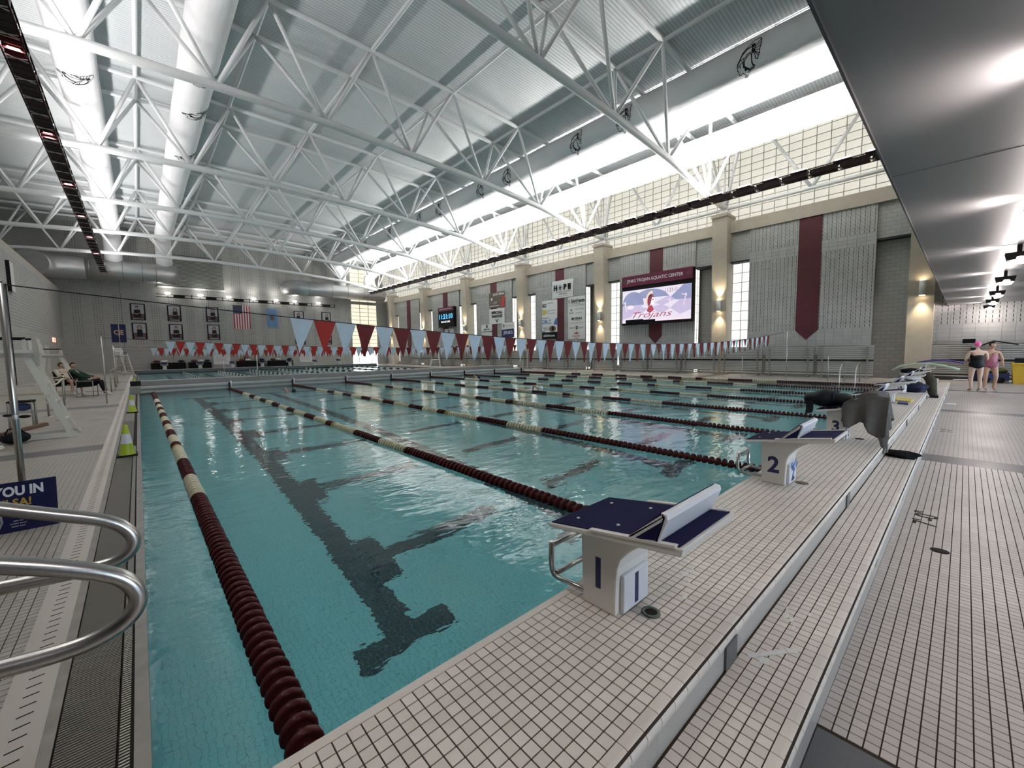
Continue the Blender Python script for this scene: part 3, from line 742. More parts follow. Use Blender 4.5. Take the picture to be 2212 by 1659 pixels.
# ------------------------------------------------------------------ ducts with printed helmet emblem
EMB = [[(260, 900), (240, 960), (190, 1000), (150, 1060), (172, 1100), (150, 1165), (185, 1190), (170, 1240), (180, 1310), (215, 1325), (300, 1290), (320, 1340), (360, 1390), (290, 1470)],
 [(260, 900), (330, 800), (420, 740), (500, 690), (600, 690)], [(150, 1060), (250, 1030), (330, 990), (440, 930), (590, 830)], [(165, 1010), (220, 930), (320, 910), (440, 890), (480, 840), (590, 830)],
 [(350, 1000), (340, 1130), (430, 1220), (490, 1280), (600, 1260), (650, 1200), (610, 1190), (590, 1080), (600, 870)], [(390, 980), (370, 1120), (460, 1210), (500, 1240), (600, 1220)],
 [(600, 640), (690, 630), (715, 720), (690, 870), (640, 860), (630, 700)], [(640, 540), (760, 510), (850, 520), (890, 590), (880, 680), (880, 760), (840, 850), (830, 960), (790, 1010), (760, 1080), (710, 1040), (690, 900)],
 [(740, 670), (880, 600)], [(740, 730), (885, 680)], [(740, 790), (870, 770)], [(740, 840), (840, 860)], [(720, 870), (830, 960)], [(710, 880), (790, 1010)],
 [(450, 1300), (330, 1480)], [(500, 1300), (360, 1480)], [(200, 1060), (260, 1080), (230, 1120)], [(640, 540), (560, 600), (420, 690), (330, 770)]]
def emblem(mb, pt, wd=.022):
    """pt(u, v) gives a surface point and normal; u, v in 0..1 of the emblem box"""
    for k, st in enumerate(EMB):
        q = [((x-520)/1000, (1000-y)/1000) for x, y in st]
        w = wd*(1.4 if k in (1, 4, 6) else .9)
        for a, b in zip(q[:-1], q[1:]):
            A, n = pt(*a); B, _ = pt(*b); d = (B-A)
            if d.length < 1e-5: continue
            s = d.cross(n).normalized()*w/2; e = d.normalized()*w*.3
            mb.add([A-e-s, B+e-s, B+e+s, A-e+s], [(0, 1, 2, 3)])
    for (x, y, r_) in ((650, 690, 40), (645, 800, 42), (380, 1220, 32), (240, 960, 14), (310, 950, 14), (370, 935, 14)):
        vs = []
        for i in range(8):
            A, n = pt((x-520+r_*math.cos(i*PI/4))/1000, (1000-y+r_*1.2*math.sin(i*PI/4))/1000); vs.append(A)
        mb.add(vs, [tuple(range(8))])
def duct(x, z, r, y0, y1, label, emb, ang, flip=1, seams=12):
    d = thing('air_duct', (x, (y0+y1)/2, z), label, 'air duct', 'fabric air ducts under the roof')
    n = 56
    m_ = MB()
    def ring(u, v):
        y = y0+v*(y1-y0); a = 2*PI*u; rr = r*(1+.012*math.sin(y*1.1)*math.cos(3*a)); return (x+rr*math.cos(a), y, z+rr*math.sin(a))
    m_.grid(ring, n, 60); m_.build('fabric_tube', 'duct_fabric', d)
    MB().lathe([(r*.98, 0), (.001, 0)], (x, y0, z), 32, 'Y').build('end_cap', 'duct_fabric', d)
    for i in range(seams):
        y = y0+(i+.5)*(y1-y0)/seams
        MB().lathe([(r*1.005, -.02), (r*1.014, 0), (r*1.005, .02)], (x, y, z), 48, 'Y').build('seam_band', 'duct_fabric', d)
    k = MB(); y = y0+.6
    while y < y1:
        k.tube([(x, y+.1*math.sin(a), z+r*1.0+.09+.1*math.cos(a)) for a in [i*PI/4 for i in range(8)]], .012, 4, closed=True); y += 1.53
    k.build('hanger_rings', 'cable', d)['kind'] = 'stuff'
    MB().tube([(x, y0, z+r+.2), (x, y1, z+r+.2)], .015, 5).build('hanger_cable', 'cable', d)
    for ye in emb:
        e = MB()
        def pt(u, v):
            a = ang+flip*v*1.35/r; nn = Vector((math.cos(a), 0, math.sin(a)))
            return Vector((x, ye, z))+nn*(r*1.016+.004)+Vector((0, -u*1.3, 0)), nn
        emblem(e, pt, .03); e.build('printed_emblem', 'ink_black', d, fix=False)
    return d
ACAM = lambda x, z: math.atan2(1.6-z, -x)
duct(20.4, 14.0, .75, -.8, 56.85, 'grey fabric duct with black helmet emblems, left of the two on the clerestory side', [6.7, 12.7, 15.9, 22.0, 25.0, 30.8, 34.0, 40.0, 46], ACAM(20.4, 14)-.08, -1)
duct(26.1, 13.6, .73, -.8, 56.85, 'white fabric duct closest to the clerestory windows', [], 0)
duct(-1.2, 14.3, .70, -.8, 57.55, 'white fabric duct above the left lighting truss, left of its pair', [26.5], ACAM(-1.2, 14.3)-.2, 1)
duct(2.74, 14.26, .70, -.8, 57.55, 'white fabric duct right of its pair on the left side', [23.1, 26.5, 32.4, 44], ACAM(2.74, 14.26)+.6, 1)
# metal manifold ducts on the far wall
d = thing('manifold_duct', (-1, 58.6, 10.4), 'large round metal duct along the far wall on the left', 'air duct')
MB().tube([(3.75, 58.6, 10.45), (-1.0, 58.6, 10.4), (-3.4, 58.6, 10.35)], 1.0, 32).build('barrel', 'duct_metal', d)
MB().tube([(-3.3, 58.6, 10.35), (-4.6, 58.55, 10.3), (-5.7, 58.1, 10.2), (-6.3, 57.2, 10.1), (-6.5, 56.0, 10.1)], [1.02, 1.08, 1.12, 1.14, 1.14], 32).build('elbow', 'duct_metal', d)
for x in (-3.0, -.6, .9, 2.0, 3.7): MB().lathe([(1.0, -.04), (1.035, 0), (1.0, .04)], (x, 58.6, 10.4), 36, 'X').build('flange', 'galvanised', d)
for x in (-1.2, 2.74): MB().tube([(x, 57.6, 14.2), (x, 58.45, 13.7), (x, 58.6, 12.6), (x, 58.6, 10.9)], .70, 24).build('riser', 'duct_fabric', d)
d = thing('manifold_duct', (21, 59.2, 10.3), 'round metal duct along the far wall beside the corner window', 'air duct')
MB().tube([(15.1, 60.6, 10.3), (15.2, 60.1, 10.3), (15.7, 59.5, 10.3), (16.6, 59.2, 10.3), (21.4, 59.2, 10.3), (27.8, 59.2, 10.3)], [.9, .95, 1, 1, 1, 1], 32).build('barrel', 'duct_metal', d)
for x in (17.2, 20.2, 22.3, 24.6): MB().lathe([(1.0, -.04), (1.035, 0), (1.0, .04)], (x, 59.2, 10.3), 36, 'X').build('flange', 'galvanised', d)
for x, xx, z in ((20.4, 21.6, 14.0), (26.1, 25.6, 13.6)): MB().tube([(x, 56.9, z), (x+.1, 58.2, z-.2), (xx, 59.0, z-1.2), (xx, 59.2, 11.0)], .72, 24).build('riser', 'duct_fabric', d)

# ------------------------------------------------------------------ lighting trusses
def area(name, loc, size, watts, col, rot, parent=None, sy=None):
    ld = bpy.data.lights.new(name, 'AREA'); ld.energy = watts; ld.color = col; ld.shape = 'RECTANGLE'; ld.size = size; ld.size_y = sy or size; ld.spread = R(150)
    o = bpy.data.objects.new(name, ld); COL.objects.link(o); o.rotation_euler = rot
    if parent: o.parent = parent; o.location = Vector(loc)-WL[parent.name]
    else: o.location = loc
    return o
def light_truss(x, z, y0, y1, ylamps, label, watts, col, tilt, down=0):
    t_ = thing('lighting_truss', (x, (y0+y1)/2, z), label, 'lighting truss', 'lighting trusses')
    for dx, dz in ((-.22, -.14), (.22, -.14), (-.22, .14), (.22, .14)):
        MB().tube([(x+dx, y0, z+dz), (x+dx, y1, z+dz)], .022, 6).build('rail', 'maroon_metal', t_)
    y = y0+.05; k = 0
    bod = MB().box(-.20, .20, -.52, .52, -.125, .11).mesh('ballast_box', 'black_metal')
    fin = MB().box(-.205, .205, -.012, .012, -.135, .125).mesh('rib', 'maroon_metal')
    while y+1.1 < y1:
        if k % 5 != 3 or not down: place(bod, 'ballast_box', t_, (x, y+.55, z))
        b = MB()
        for s in (-1, 1): b.bar((x-.22, y+1.06+s*.09, z-.14), (x+.22, y+1.06-s*.09, z-.14), .03, .02)
        b.bar((x+.22, y+1.0, z-.14), (x+.22, y+1.14, z+.14), .03, .03).build('lattice', 'pale_metal', t_)
        if k % 5 == 3 and down:
            MB().box(x-.16, x+.16, y+.3, y+.9, z-.02, z+.02).build('reflector', 'copper_reflector', t_)
            area('downlight', (x, y+.6, z-.06),   .22, down, (1, .93, .87), (0, 0, 0), t_, .3)
        y += 1.16; k += 1
    for yy in [y0+.3+i*.33 for i in range(int((y1-y0)/.33))][:150]: place(fin, 'rib', t_, (x, yy, z))
    lens = MB(); 
    lm = MB().box(-.17, .17, -.30, .30, 0, .07).mesh('lamp_lens', 'lamp_white')
    lh = MB().prism([(-.19, .10), (.19, .10), (.22, .20), (-.22, .20)], -.34, .34, 'Y').mesh('lamp_housing', 'black_metal')
    for i, yl in enumerate(ylamps):
        place(lh, 'lamp_housing', t_, (x, yl, z)); place(lm, 'lamp_lens', t_, (x, yl, z+.2))
        area('uplight', (x, yl, z+.30), .34, watts, col, (PI, tilt, 0), t_, .6)
    return t_
yr = [3.1, 4.25, 5.95, 7.2, 8.45, 9.9, 11.15, 12.65, 13.95]
while yr[-1] < 55.5: yr.append(yr[-1]+1.42)
light_truss(24.8, 10.05, .9, 57.2, yr, 'dark lighting truss with glowing uplights in front of the clerestory', P_RIGHT, (1, .97, .94), R(-22))
yl = [2.2+1.9*i for i in range(29)]
light_truss(-1.92, 9.85, 1.5, 57.0, yl, 'black lighting truss hanging over the left pool edge', P_LEFT, (1, .96, .95), R(26), P_DOWN)
# light bar on the far wall
lb = thing('lighting_truss', (11, 60.4, 8.4), 'short lighting bar with seven lamps on the far wall', 'lighting truss')
MB().tube([(1.9, 60.4, 8.2), (20.9, 60.4, 8.2)], .04, 6).build('rail', 'black_metal', lb); MB().tube([(1.9, 60.4, 8.5), (20.9, 60.4, 8.5)], .03, 6).build('rail', 'black_metal', lb)
for i, x in enumerate((2.9, 5.85, 8.6, 11.2, 13.7, 15.9, 18.9)):
    MB().lathe([(.05, .0), (.22, .05), (.27, .16), (.22, .24), (.001, .26)], (x, 60.35, 8.5), 16).build('lamp_lens', 'lamp_white', lb)
    MB().box(x+.5, x+1.5, 60.2, 60.6, 8.22, 8.48).build('ballast_box', 'black_metal', lb)
    MB().box(x+2.1, x+2.16, 60.3, 60.5, 8.1, 8.6).build('bracket', 'black_metal', lb)
    MB().bar((x, 60.4, 8.35), (x, 61.0, 8.35), .05, .05).build('wall_arm', 'black_metal', lb)
    area('uplight', (x, 60.3, 9.0), .3, 3, (1, .97, .92), (PI, 0, 0), lb)
# soffit fixtures
for i, x in enumerate([.6, 4.6, 8.6, 12.6, 16.75, 20.9, 24.5, 27.9]):
    where = ['leftmost over the start deck', 'second from the left over the start deck', 'third from the left over the start deck', 'nearest one in view, at the right edge', 'second in view from the right edge', 'third in view from the right edge', 'fourth in view from the right edge', 'farthest, beside the end wall'][i]
    sf = thing('soffit_light', (x, -.6, 3.5), f'small bright floodlight under the soffit, {where}', 'floodlight', 'soffit floodlights')
    MB().box(x-.05, x+.05, -.63, -.57, 3.36, 3.5).build('stem', 'black_metal', sf)
    MB().bar((x-.12, -.6, 3.36), (x+.12, -.6, 3.36), .03, .03).build('yoke', 'black_metal', sf)
    MB().prism([(-.75, 3.22), (-.45, 3.22), (-.42, 3.36), (-.78, 3.36)], x-.13, x+.13, 'X').build('housing', 'black_metal', sf)
    MB().lathe([(.001, 3.14), (.09, 3.16), (.13, 3.22), (.12, 3.27), (.001, 3.29)], (x-.02, -.62, 0), 14).build('lamp_lens', 'lamp_pink', sf)
    ld = bpy.data.lights.new('floodlight', 'SPOT'); ld.energy = 26; ld.color = (1, .84, .82); ld.spot_size = R(120); ld.spot_blend = .9; ld.shadow_soft_size = .07
    lo = bpy.data.objects.new('floodlight', ld); COL.objects.link(lo); lo.parent = sf; lo.location = (-.02, .22, -.2)
    lo.rotation_euler = (R(125), 0, 0)
    ld = bpy.data.lights.new('floodlight', 'POINT'); ld.energy = 6; ld.color = (1, .90, .86); ld.shadow_soft_size = .12
    lo = bpy.data.objects.new('floodlight', ld); COL.objects.link(lo); lo.parent = sf; lo.location = (-.02, -.02, -.5)

# ------------------------------------------------------------------ starting blocks
def make_block(name, num, label):
    b = thing(name, (0, 0, 0), label, 'starting block', 'starting blocks')
    prof = [(-.125, 0), (-.115, .405), (-.60, .487), (-.60, .45), (-.50, .43), (-.44, .39), (-.39, .345), (-.352, .295), (-.335, .245), (-.33, .18), (-.325, 0)]
    ped = MB().prism(prof, -.15, .15, 'X').build('pedestal', 'block_white', b)
    md = ped.modifiers.new('bevel', 'BEVEL'); md.width = .012; md.segments = 2; md.limit_method = 'ANGLE'
    zt = lambda y: .425+(-.0-y)*.155
    y0, y1 = -.71, .0
    top = MB().prism([(y0+.008, zt(y0)-.048), (y0, zt(y0)-.012), (y1, zt(y1)-.012), (y1-.004, zt(y1)-.032)], -.27, .27, 'X').build('top_deck', 'block_white', b)
    md = top.modifiers.new('bevel', 'BEVEL'); md.width = .006; md.segments = 2
    f = lambda y, o: zt(y)-.012+o
    MB().prism([(y0+.02, f(y0+.02, -.002)), (y1-.01, f(y1-.01, -.002)), (y1-.01, f(y1-.01, .005)), (y0+.02, f(y0+.02, .005))], -.255, .255, 'X').build('grip_pad', 'grip_navy', b)
    for s in (-1, 1):
        MB().prism([(-.68, f(-.68, 0)), (-.26, f(-.26, 0)), (-.26, f(-.26, .011)), (-.68, f(-.68, .011))], s*.262-.014, s*.262+.014, 'X').build('slide_rail', 'block_white', b)
        for y in (-.10, -.34): MB().lathe([(.009, f(y, .005)), (.008, f(y, .009)), (.001, f(y, .009))], (s*.15, y, 0), 10).build('bolt', 'pale_metal', b)
    # adjustable track wedge
    wp = MB(); a, c, e = (-.462, f(-.462, .008)), (-.628, f(-.628, .122)), (-.60, f(-.60, .008))
    wd = wp.prism([a, c, (c[0]-.006, c[1]-.004), e], -.268, -.256, 'X').build('wedge', 'block_daylit', b)
    MB().prism([a, c, (c[0]-.006, c[1]-.004), e], .256, .268, 'X').build('wedge_side', 'block_daylit', wd)
    MB().prism([(c[0]+.012, c[1]+.010), (c[0]-.012, c[1]+.006), (c[0]-.016, c[1]-.014), (e[0]-.004, e[1]), (e[0]+.010, e[1]), (c[0]+.004, c[1]-.012)], -.268, .268, 'X').build('wedge_back', 'block_daylit', wd)
    MB().prism([(a[0], a[1]), (a[0]-.004, a[1]-.006), (c[0], c[1]-.004), (c[0]+.004, c[1]+.009)], -.268, .268, 'X').build('wedge_frame', 'block_white', wd)
    MB().prism([(a[0]-.012, a[1]+.014), (a[0]-.014, a[1]+.008), (c[0]+.010, c[1]+.004), (c[0]+.012, c[1]+.014)], -.245, .245, 'X').build('wedge_pad', 'grip_navy', wd)
    MB().prism([(a[0]-.035, a[1]+.006), (c[0]-.0, c[1]-.018), (e[0]+.004, e[1]+.008)], -.2695, -.2545, 'X').build('side_pad', 'grip_navy', wd)
    # backstroke grips
    for s in (-1, 1):
        MB().tube([(s*.15, .09, .245), (s*.15, .09, .12), (s*.15, .085, .085), (s*.15, .07, .062), (s*.15, .04, .055), (s*.135, -.13, .055)], .0145, 10).build('grip_arm', 'stainless', b)
    for z in (.225, .075): MB().tube([(-.15, .088 if z > .1 else .055, z), (.15, .088 if z > .1 else .055, z)], .0135, 10).build('grip_bar', 'stainless', b)
    # number plate on the back
    pl = MB().box(-.115, .115, -.352, -.328, .012, .205).build('number_plate', 'block_daylit', b)
    md = pl.modifiers.new('bevel', 'BEVEL'); md.width = .008; md.segments = 2
    fb = (Vector((1, 0, 0)), Vector((0, 0, 1)), Vector((0, -1, 0)))
    text_mb(MB(), str(num), .2, (0, -.3522, .11), fb, height=.155, bold=.006, ext=.0008).build('numeral', 'numeral_navy', pl)
    flx = (Vector((0, -1, 0)), Vector((0, 0, 1)), Vector((-1, 0, 0)))
    text_mb(MB(), str(num), .2, (-.1502, -.225, .19), flx, height=.16, bold=.006, ext=.0008).build('numeral', 'numeral_navy', b)
    return b
bl = ['nearest the camera', 'with blue tape scribble on its number plate', 'under a draped grey towel', 'beyond the grey towel', 'with a folded shirt on its back edge', 'with a camouflage bag behind', 'under the pale green foam noodle', 'farthest along the row']
for i, x in enumerate(LC):
    b = make_block('starting_block', i+1, f'white starting block number {i+1} with navy deck, {bl[i]}')
    b.location = (x, PY0, .30); WL[b.name] = Vector((x, PY0, .30))
    if i:
        for c in b.children:
            if c.name.startswith('wedge'): c.location = (0, .168, .0-.168*.155)
fbp = make_block('starting_block', 5, 'x')
for i in range(7):
    b = fbp
    if i: b = copy_tree(fbp)
    else: index_kids(fbp)
    b.location = (LC[i]+(.1 if i else .1), PY1, .30); b.rotation_euler = (0, 0, PI)
    b['label'] = f'tiny white starting block at the far end, {ORD[i]} from the left'; b['group'] = 'far starting blocks'
for i, (x, y, z, rr) in enumerate([(1.80, .985, .30, .042)]):
    dr_ = thing('block_anchor', (x, y, z), 'dark open anchor ring in the tiles behind the first block', 'anchor ring')
    MB().lathe([(.030, .001), (.030, .008), (.044, .010), (.046, .004), (.046, .0005)], (x, y, z), 24).build('ring', 'ring_green', dr_)
    MB().lathe([(.030, .0035), (.001, .0035)], (x, y, z), 20).build('hole', 'drain_dark', dr_)
for x, y, z, l in ((4.66, 1.0, .30, 'rusty anchor cap in the tiles behind block two'), (7.5, .95, .30, 'dark anchor cap in the tiles behind block three'), (4.55, .06, .0, 'oval dark floor drain beside the lower step')):
    q = MB().lathe([(.001, .003), (.052, .003), (.056, .0006)], (x, y, z), 20).build('floor_cap', 'stain' if 'rusty' in l else 'drain_dark'); tag(q, l, 'floor cap')

# ------------------------------------------------------------------ lane ropes
disc_prof = [(.026, -.044), (.026, -.010), (.056, -.014), (.068, -.020), (.077, -.012), (.077, .012), (.068, .020), (.056, .014), (.026, .010), (.026, .044)]
DISC = {k: MB().lathe(disc_prof, n=18, axis='Y').mesh('float_disc', 'float_'+k) for k in ('maroon', 'cream', 'gold')}
CUT = [(5.96, 'maroon'), (6.98, 'cream'), (8.12, 'maroon'), (9.3, 'cream'), (9.48, 'gold'), (9.83, 'maroon'), (10.69, 'cream'), (11.5, 'maroon'), (12.45, 'cream'), (13.22, 'maroon'), (14.19, 'cream'), (15.03, 'maroon'), (15.98, 'cream'), (16.85, 'maroon'), (17.83, 'cream'), (18.7, 'maroon'), (20.15, 'cream')]
def colour(y):
    for c, k in CUT:
        if y < c: return k
    return 'maroon'
def rope(x, i, nd, label):
    r_ = thing('lane_rope', (x, PY0, WZ), label, 'lane rope', 'lane ropes of the near course')
    z = WZ+.012
    MB().tube([(x, PY0, z), (x, 23.97, z)], .006, 6).build('cable', 'cable', r_)
    MB().lathe([(.001, -.05), (.05, -.04), (.062, 0), (.05, .04), (.001, .05)], (x, PY0+.08, z), 16, 'Y').build('end_float', 'float_maroon', r_)
    y = PY0+.17; k = 0; seg = None; cur = None
    sp = .089
    random.seed(i); sh = random.uniform(-.25, .25)
    while y < 23.95:
        c = colour(y+sh)
        if k < nd:
            place(DISC[c], 'float_disc', r_, (x+random.uniform(-.002, .002), y, z+random.uniform(-.003, .003)), (random.uniform(-.05, .05), random.uniform(0, 6.28), random.uniform(-.04, .04))); y += sp
        else:
            if c != cur:
                if seg: seg.build('float_section', 'float_'+cur, r_, fix=False)['kind'] = 'stuff'
                seg = MB(); cur = c
            seg.lathe([(.03, -.028), (.073, -.022), (.073, -.01), (.045, 0), (.073, .01), (.073, .022), (.03, .028)], (x, y, z), 8, 'Y'); y += sp
        k += 1
    if seg: seg.build('float_section', 'float_'+cur, r_, fix=False)['kind'] = 'stuff'
    return r_
NDS = [300, 300, 160, 90, 60, 0, 0, 0, 0]
for i, x in enumerate(RX):
    lab = ['maroon and cream lane rope closest to the left pool edge'] + [f'maroon and cream lane rope, {ORD[q]} counting from the left pool edge' for q in range(1, 8)] + ['maroon and cream lane rope closest to the bleachers']
    rope(x, i, NDS[i], lab[i])
for i in range(7):
    x = RX[i+1]+.05
    r_ = thing('lane_rope', (x, 27, WZ), f'black and white lane rope of the far course, {ORD[i]} from the left', 'lane rope', 'far lane ropes')
    MB().tube([(x, 26, WZ+.02), (x, PY1, WZ+.02)], .006, 5).build('cable', 'cable', r_)
    y = 26.2; k = 0
    while y < PY1-.8:
        s = MB(); s.lathe([(.02, 0), (.075, .03), (.075, .72), (.02, .75)], (x, y, WZ+.02), 8, 'Y').build('float_section', 'float_black' if k % 2 else 'float_white', r_); y += .78; k += 1
s = MB().tube([(.35, 27.2, WZ+.03), (.32, 33, WZ+.03)], .07, 8).build('lane_rope', 'float_white'); tag(s, 'short pale lane rope lying in the far course corner', 'lane rope')

# ------------------------------------------------------------------ flag lines
def catenary(x0, z0, x1, z1, sag): return lambda u: (x0+(x1-x0)*u, z0+(z1-z0)*u-4*sag*u*(1-u))
def flagline(y, xa, xb, za, zb, sag, p0, p1, label, pitch=.2885, h=.46, w=.29, bright=6, seed=1, grp='backstroke flag lines'):
    f_ = thing('flag_line', ((xa+xb)/2, y, 0), label, 'flag line', grp)
    cv = catenary(xa, za, xb, zb, sag)
    MB().tube([(cv(i/60)[0], y, cv(i/60)[1]) for i in range(61)], .006, 5).build('rope', 'rope_dark', f_)
    random.seed(seed); x = p0; k = 0
    while x+w < p1:
        u = (x-xa)/(xb-xa); u2 = (x+w-xa)/(xb-xa)
        za_, zb_ = cv(u)[1], cv(u2)[1]
        sw = random.uniform(-.02, .03)+(.02 if k % 2 else 0); bl_ = random.uniform(-.03, .03); twist = random.uniform(-.35, .35) if k % 2 else random.uniform(-.2, .2)
        def pp(a, b):
            # a across 0..1, b down 0..1
            ww = w*(1-.97*b); cxm = x+w*.5-.04*b+sw*b
            ang = twist*b
            dx = (a-.5)*ww
            wob = .018*math.sin(3*a+5*b+k)*b
            return (cxm+dx*math.cos(ang), y+dx*math.sin(ang)+bl_*b+wob, za_+(zb_-za_)*a-h*b)
        red = k % 2
        mt = 'pennant_white' if not red else ('pennant_red' if k < bright else 'pennant_maroon')
        MB().grid(pp, 5, 7).build('pennant', mt, f_, fix=False)
        x += pitch; k += 1
    return f_
flagline(5.98, -.89, 23.3, 2.28, 2.36, .56, 1.51, 21.2, 'near line of white and maroon pennants strung above the lane ropes', bright=2)
flagline(19.45, -.87, 23.9, 2.25, 2.35, .42, .76, 22.6, 'second line of white and red pennants before the bulkhead', bright=30, seed=2)
flagline(30.6, -.9, 23.9, 2.15, 2.3, .35, .55, 22.6, 'third line of pennants beyond the bulkhead', bright=60, seed=3)
flagline(48.2, -.9, 23.9, 2.15, 2.35, .25, 1.2, 22.6, 'farthest line of pennants by the far starting blocks', bright=60, seed=4)
def flagpole(x, y, h, label, r=.022, grip=False):
    zb_ = .191 if 'bulkhead' in label and 'on the bulkhead' in label else 0
    f_ = thing('flag_pole', (x, y, zb_), label, 'pole', 'flag line poles')
    MB().tube([(x, y, zb_), (x, y, h)], r, 12).build('post', 'stainless', f_)
    MB().lathe([(.001, .02), (.05, .018), (.055, .0)], (x, y, zb_), 14).build('base_ring', 'stainless', f_)
    if grip:
        MB().tube([(x-.04, y, h), (x+.012, y, h+.012)], .006, 6).build('cleat', 'black_metal', f_)
        MB().tube([(x+.03, y, h-.0), (x+.032, y, 1.35)], .004, 5).build('cord', 'rope_dark', f_)
        MB().ball((x-.04, y-.01, 1.07), .035, .02, .014).build('cleat_horn', 'black_metal', f_); MB().ball((x+.06, y-.01, 1.05), .04, .02, .016).build('cleat_horn', 'black_metal', f_)
        MB().lathe([(.024, 1.02), (.03, 1.05), (.024, 1.08)], (x, y, 0), 12).build('collar', 'pale_metal', f_)
flagpole(-.89, 5.98, 2.29, 'tall stainless flag pole on the near left deck', .026, True)
flagpole(23.9, 5.98, 2.4, 'flag pole on the right deck at the near flag line')
flagpole(-.87, 19.45, 2.3, 'slim flag pole beside the seated lifeguard')
flagpole(24.1, 19.45, 2.4, 'flag pole on the right deck before the bulkhead')
for yy, nm_ in ((30.6, 'third'), (48.2, 'farthest')):
    flagpole(-.95, yy, 2.2, f'slim flag pole on the left deck holding the {nm_} flag line'); flagpole(23.95, yy, 2.36, f'slim flag pole on the right deck holding the {nm_} flag line')
flagpole(4.63, 25.1, 1.6, 'short steel post standing on the bulkhead')
flagpole(3.2, 25.3, 1.3, 'thin steel post on the bulkhead left of the short post', .012)
flagpole(24.2, 4.35, 1.2, 'short post on the right deck in front of the second bleacher', .018); flagpole(24.2, 8.1, 1.2, 'short post on the right deck in front of the third bleacher', .018)

# ------------------------------------------------------------------ painted pennants, boards and banners on the right wall
XF = XW-.012
def rect(mb, ya, yb, za, zb, x, d=.01): return mb.box(x-d, x, min(ya, yb), max(ya, yb), min(za, zb), max(za, zb))
NB = ['beside the bleacher corner', 'behind the large scoreboard', 'between the two tall sponsor banners', 'behind the two square banners', 'above the digital clock', 'farthest along']
for i in range(6):
    yc = COLY[i]+4.57 if i else 6.1
    w = .53 if i == 0 else .5
    q = MB().prism([(yc-w, 8.8), (yc+w, 8.8), (yc+w, 2.58), (yc, 2.05), (yc-w, 2.58)], XF-.022, XF+.01, 'X').build('wall_pennant', 'maroon_block')
    tag(q, f'long pointed maroon pennant painted on the wall, {NB[i]}', 'wall pennant', 'maroon wall pennants')
# scoreboard
Y0, Y1 = 12.42, 17.82; yc = (Y0+Y1)/2
sb = thing('scoreboard', (27.8, yc, 3.5), 'large video scoreboard with maroon header on the right wall', 'scoreboard')
MB().box(27.62, 27.96, Y0, Y1, 3.48, 7.08).build('housing', 'board_black', sb)
MB().box(27.58, 27.62, Y0, Y1, 6.32, 7.08).build('header', 'board_maroon', sb)
XS = 27.575
text_mb(MB(), 'JENKS TROJAN AQUATIC CENTER', .3, (XS, yc+.12, 6.68), FACE_W, width=4.35, height=.3, bold=.004).build('header_lettering', 'paper', sb)
for wd, y, h in (('J', 17.22, .42), ('T', 16.43, .42), ('A', 15.35, .42), ('C', 14.06, .42)): pass
for y in (17.5, 12.7):
    MB().lathe([(.001, -.004), (.16, -.004), (.17, 0)], (XS, y, 6.70), 18, 'X').build('header_crest', 'screen_dark', sb)
MB().box(27.600, 27.62, Y0+.08, Y1-.05, 3.80, 6.02).build('screen', 'screen_pale', sb)
MB().box(27.600, 27.62, Y1-.33, Y1-.05, 3.62, 3.80).build('screen_strip', 'screen_pink', sb); MB().box(27.600, 27.62, Y0+.08, yc-.05, 3.66, 3.80).build('screen_strip', 'screen_pink', sb)
SW, SH, SX, SZ = 5.27, 2.22, Y1-.05, 3.80      # screen size and lower left corner (viewer's left = high Y)
def sp(mb, pts, x): return flat(mb, [(SW*a, SH*b) for a, b in pts], (x, SX, SZ), FACE_W, d=.003)
def arc(cx_, cy2, rx, ry, a0, a1, n=14): return [(cx_+rx*math.cos(R(a0+(a1-a0)*i/n)), cy2+ry*math.sin(R(a0+(a1-a0)*i/n))) for i in range(n+1)]
def clip(pts): return [(min(1, max(0, a)), min(1, max(0, b))) for a, b in pts]
for pts, mt in ((clip(arc(.17, .50, .17, .45, 0, 180)), 'screen_blue'), (clip([(.0, .5), (.34, .5), (.14, .12), (0, .05)]), 'screen_lilac'), (clip(arc(.44, .55, .28, .43, 20, 160)), 'screen_blue'),
                (clip([(.73, .66), (.90, 1.0), (1, 1), (1, .55), (.8, .55)]), 'screen_blue'), (clip([(.5, .52), (.70, .70), (.80, .58), (.62, .42)]), 'screen_lilac'),
                (clip([(.48, .40), (.60, .46), (.72, .32), (.62, .18), (.52, .24)]), 'screen_lilac'), (clip([(.72, .32), (.86, .56), (1, .56), (1, .22), (.86, .10)]), 'screen_lilac'),
                (clip([(.16, .34), (.30, .42), (.40, .36), (.30, .20), (.18, .22)]), 'screen_lilac')):
    sp(MB(), pts, XS+.024).build('screen_graphic', mt, sb)
def swimmer_pic(x, y, s, fl_=1):
    m_ = MB()
    sp(m_, [(x-.01*s, y), (x+.005*s, y+.02*s), (x+.03*s*fl_, y-.22*s), (x+.02*s*fl_, y-.23*s)], XS+.019); sp(m_, [(x-.05*s, y+.10*s), (x-.045*s, y+.07*s), (x+.02*s, y), (x+.01*s, y+.02*s)], XS+.018)
    sp(m_, arc(x, y+.06*s, .013*s, .03*s, 0, 330, 9), XS+.018)
    return m_.build('swimmer_graphic', 'screen_pink', sb)
swimmer_pic(.045, .55, 1.0); swimmer_pic(.93, .62, 1.1, -1); swimmer_pic(.72, .52, .8)
sp(MB(), arc(.13, .44, .055, .07, 0, 340, 14), XS+.020).build('screen_graphic', 'screen_pink', sb)
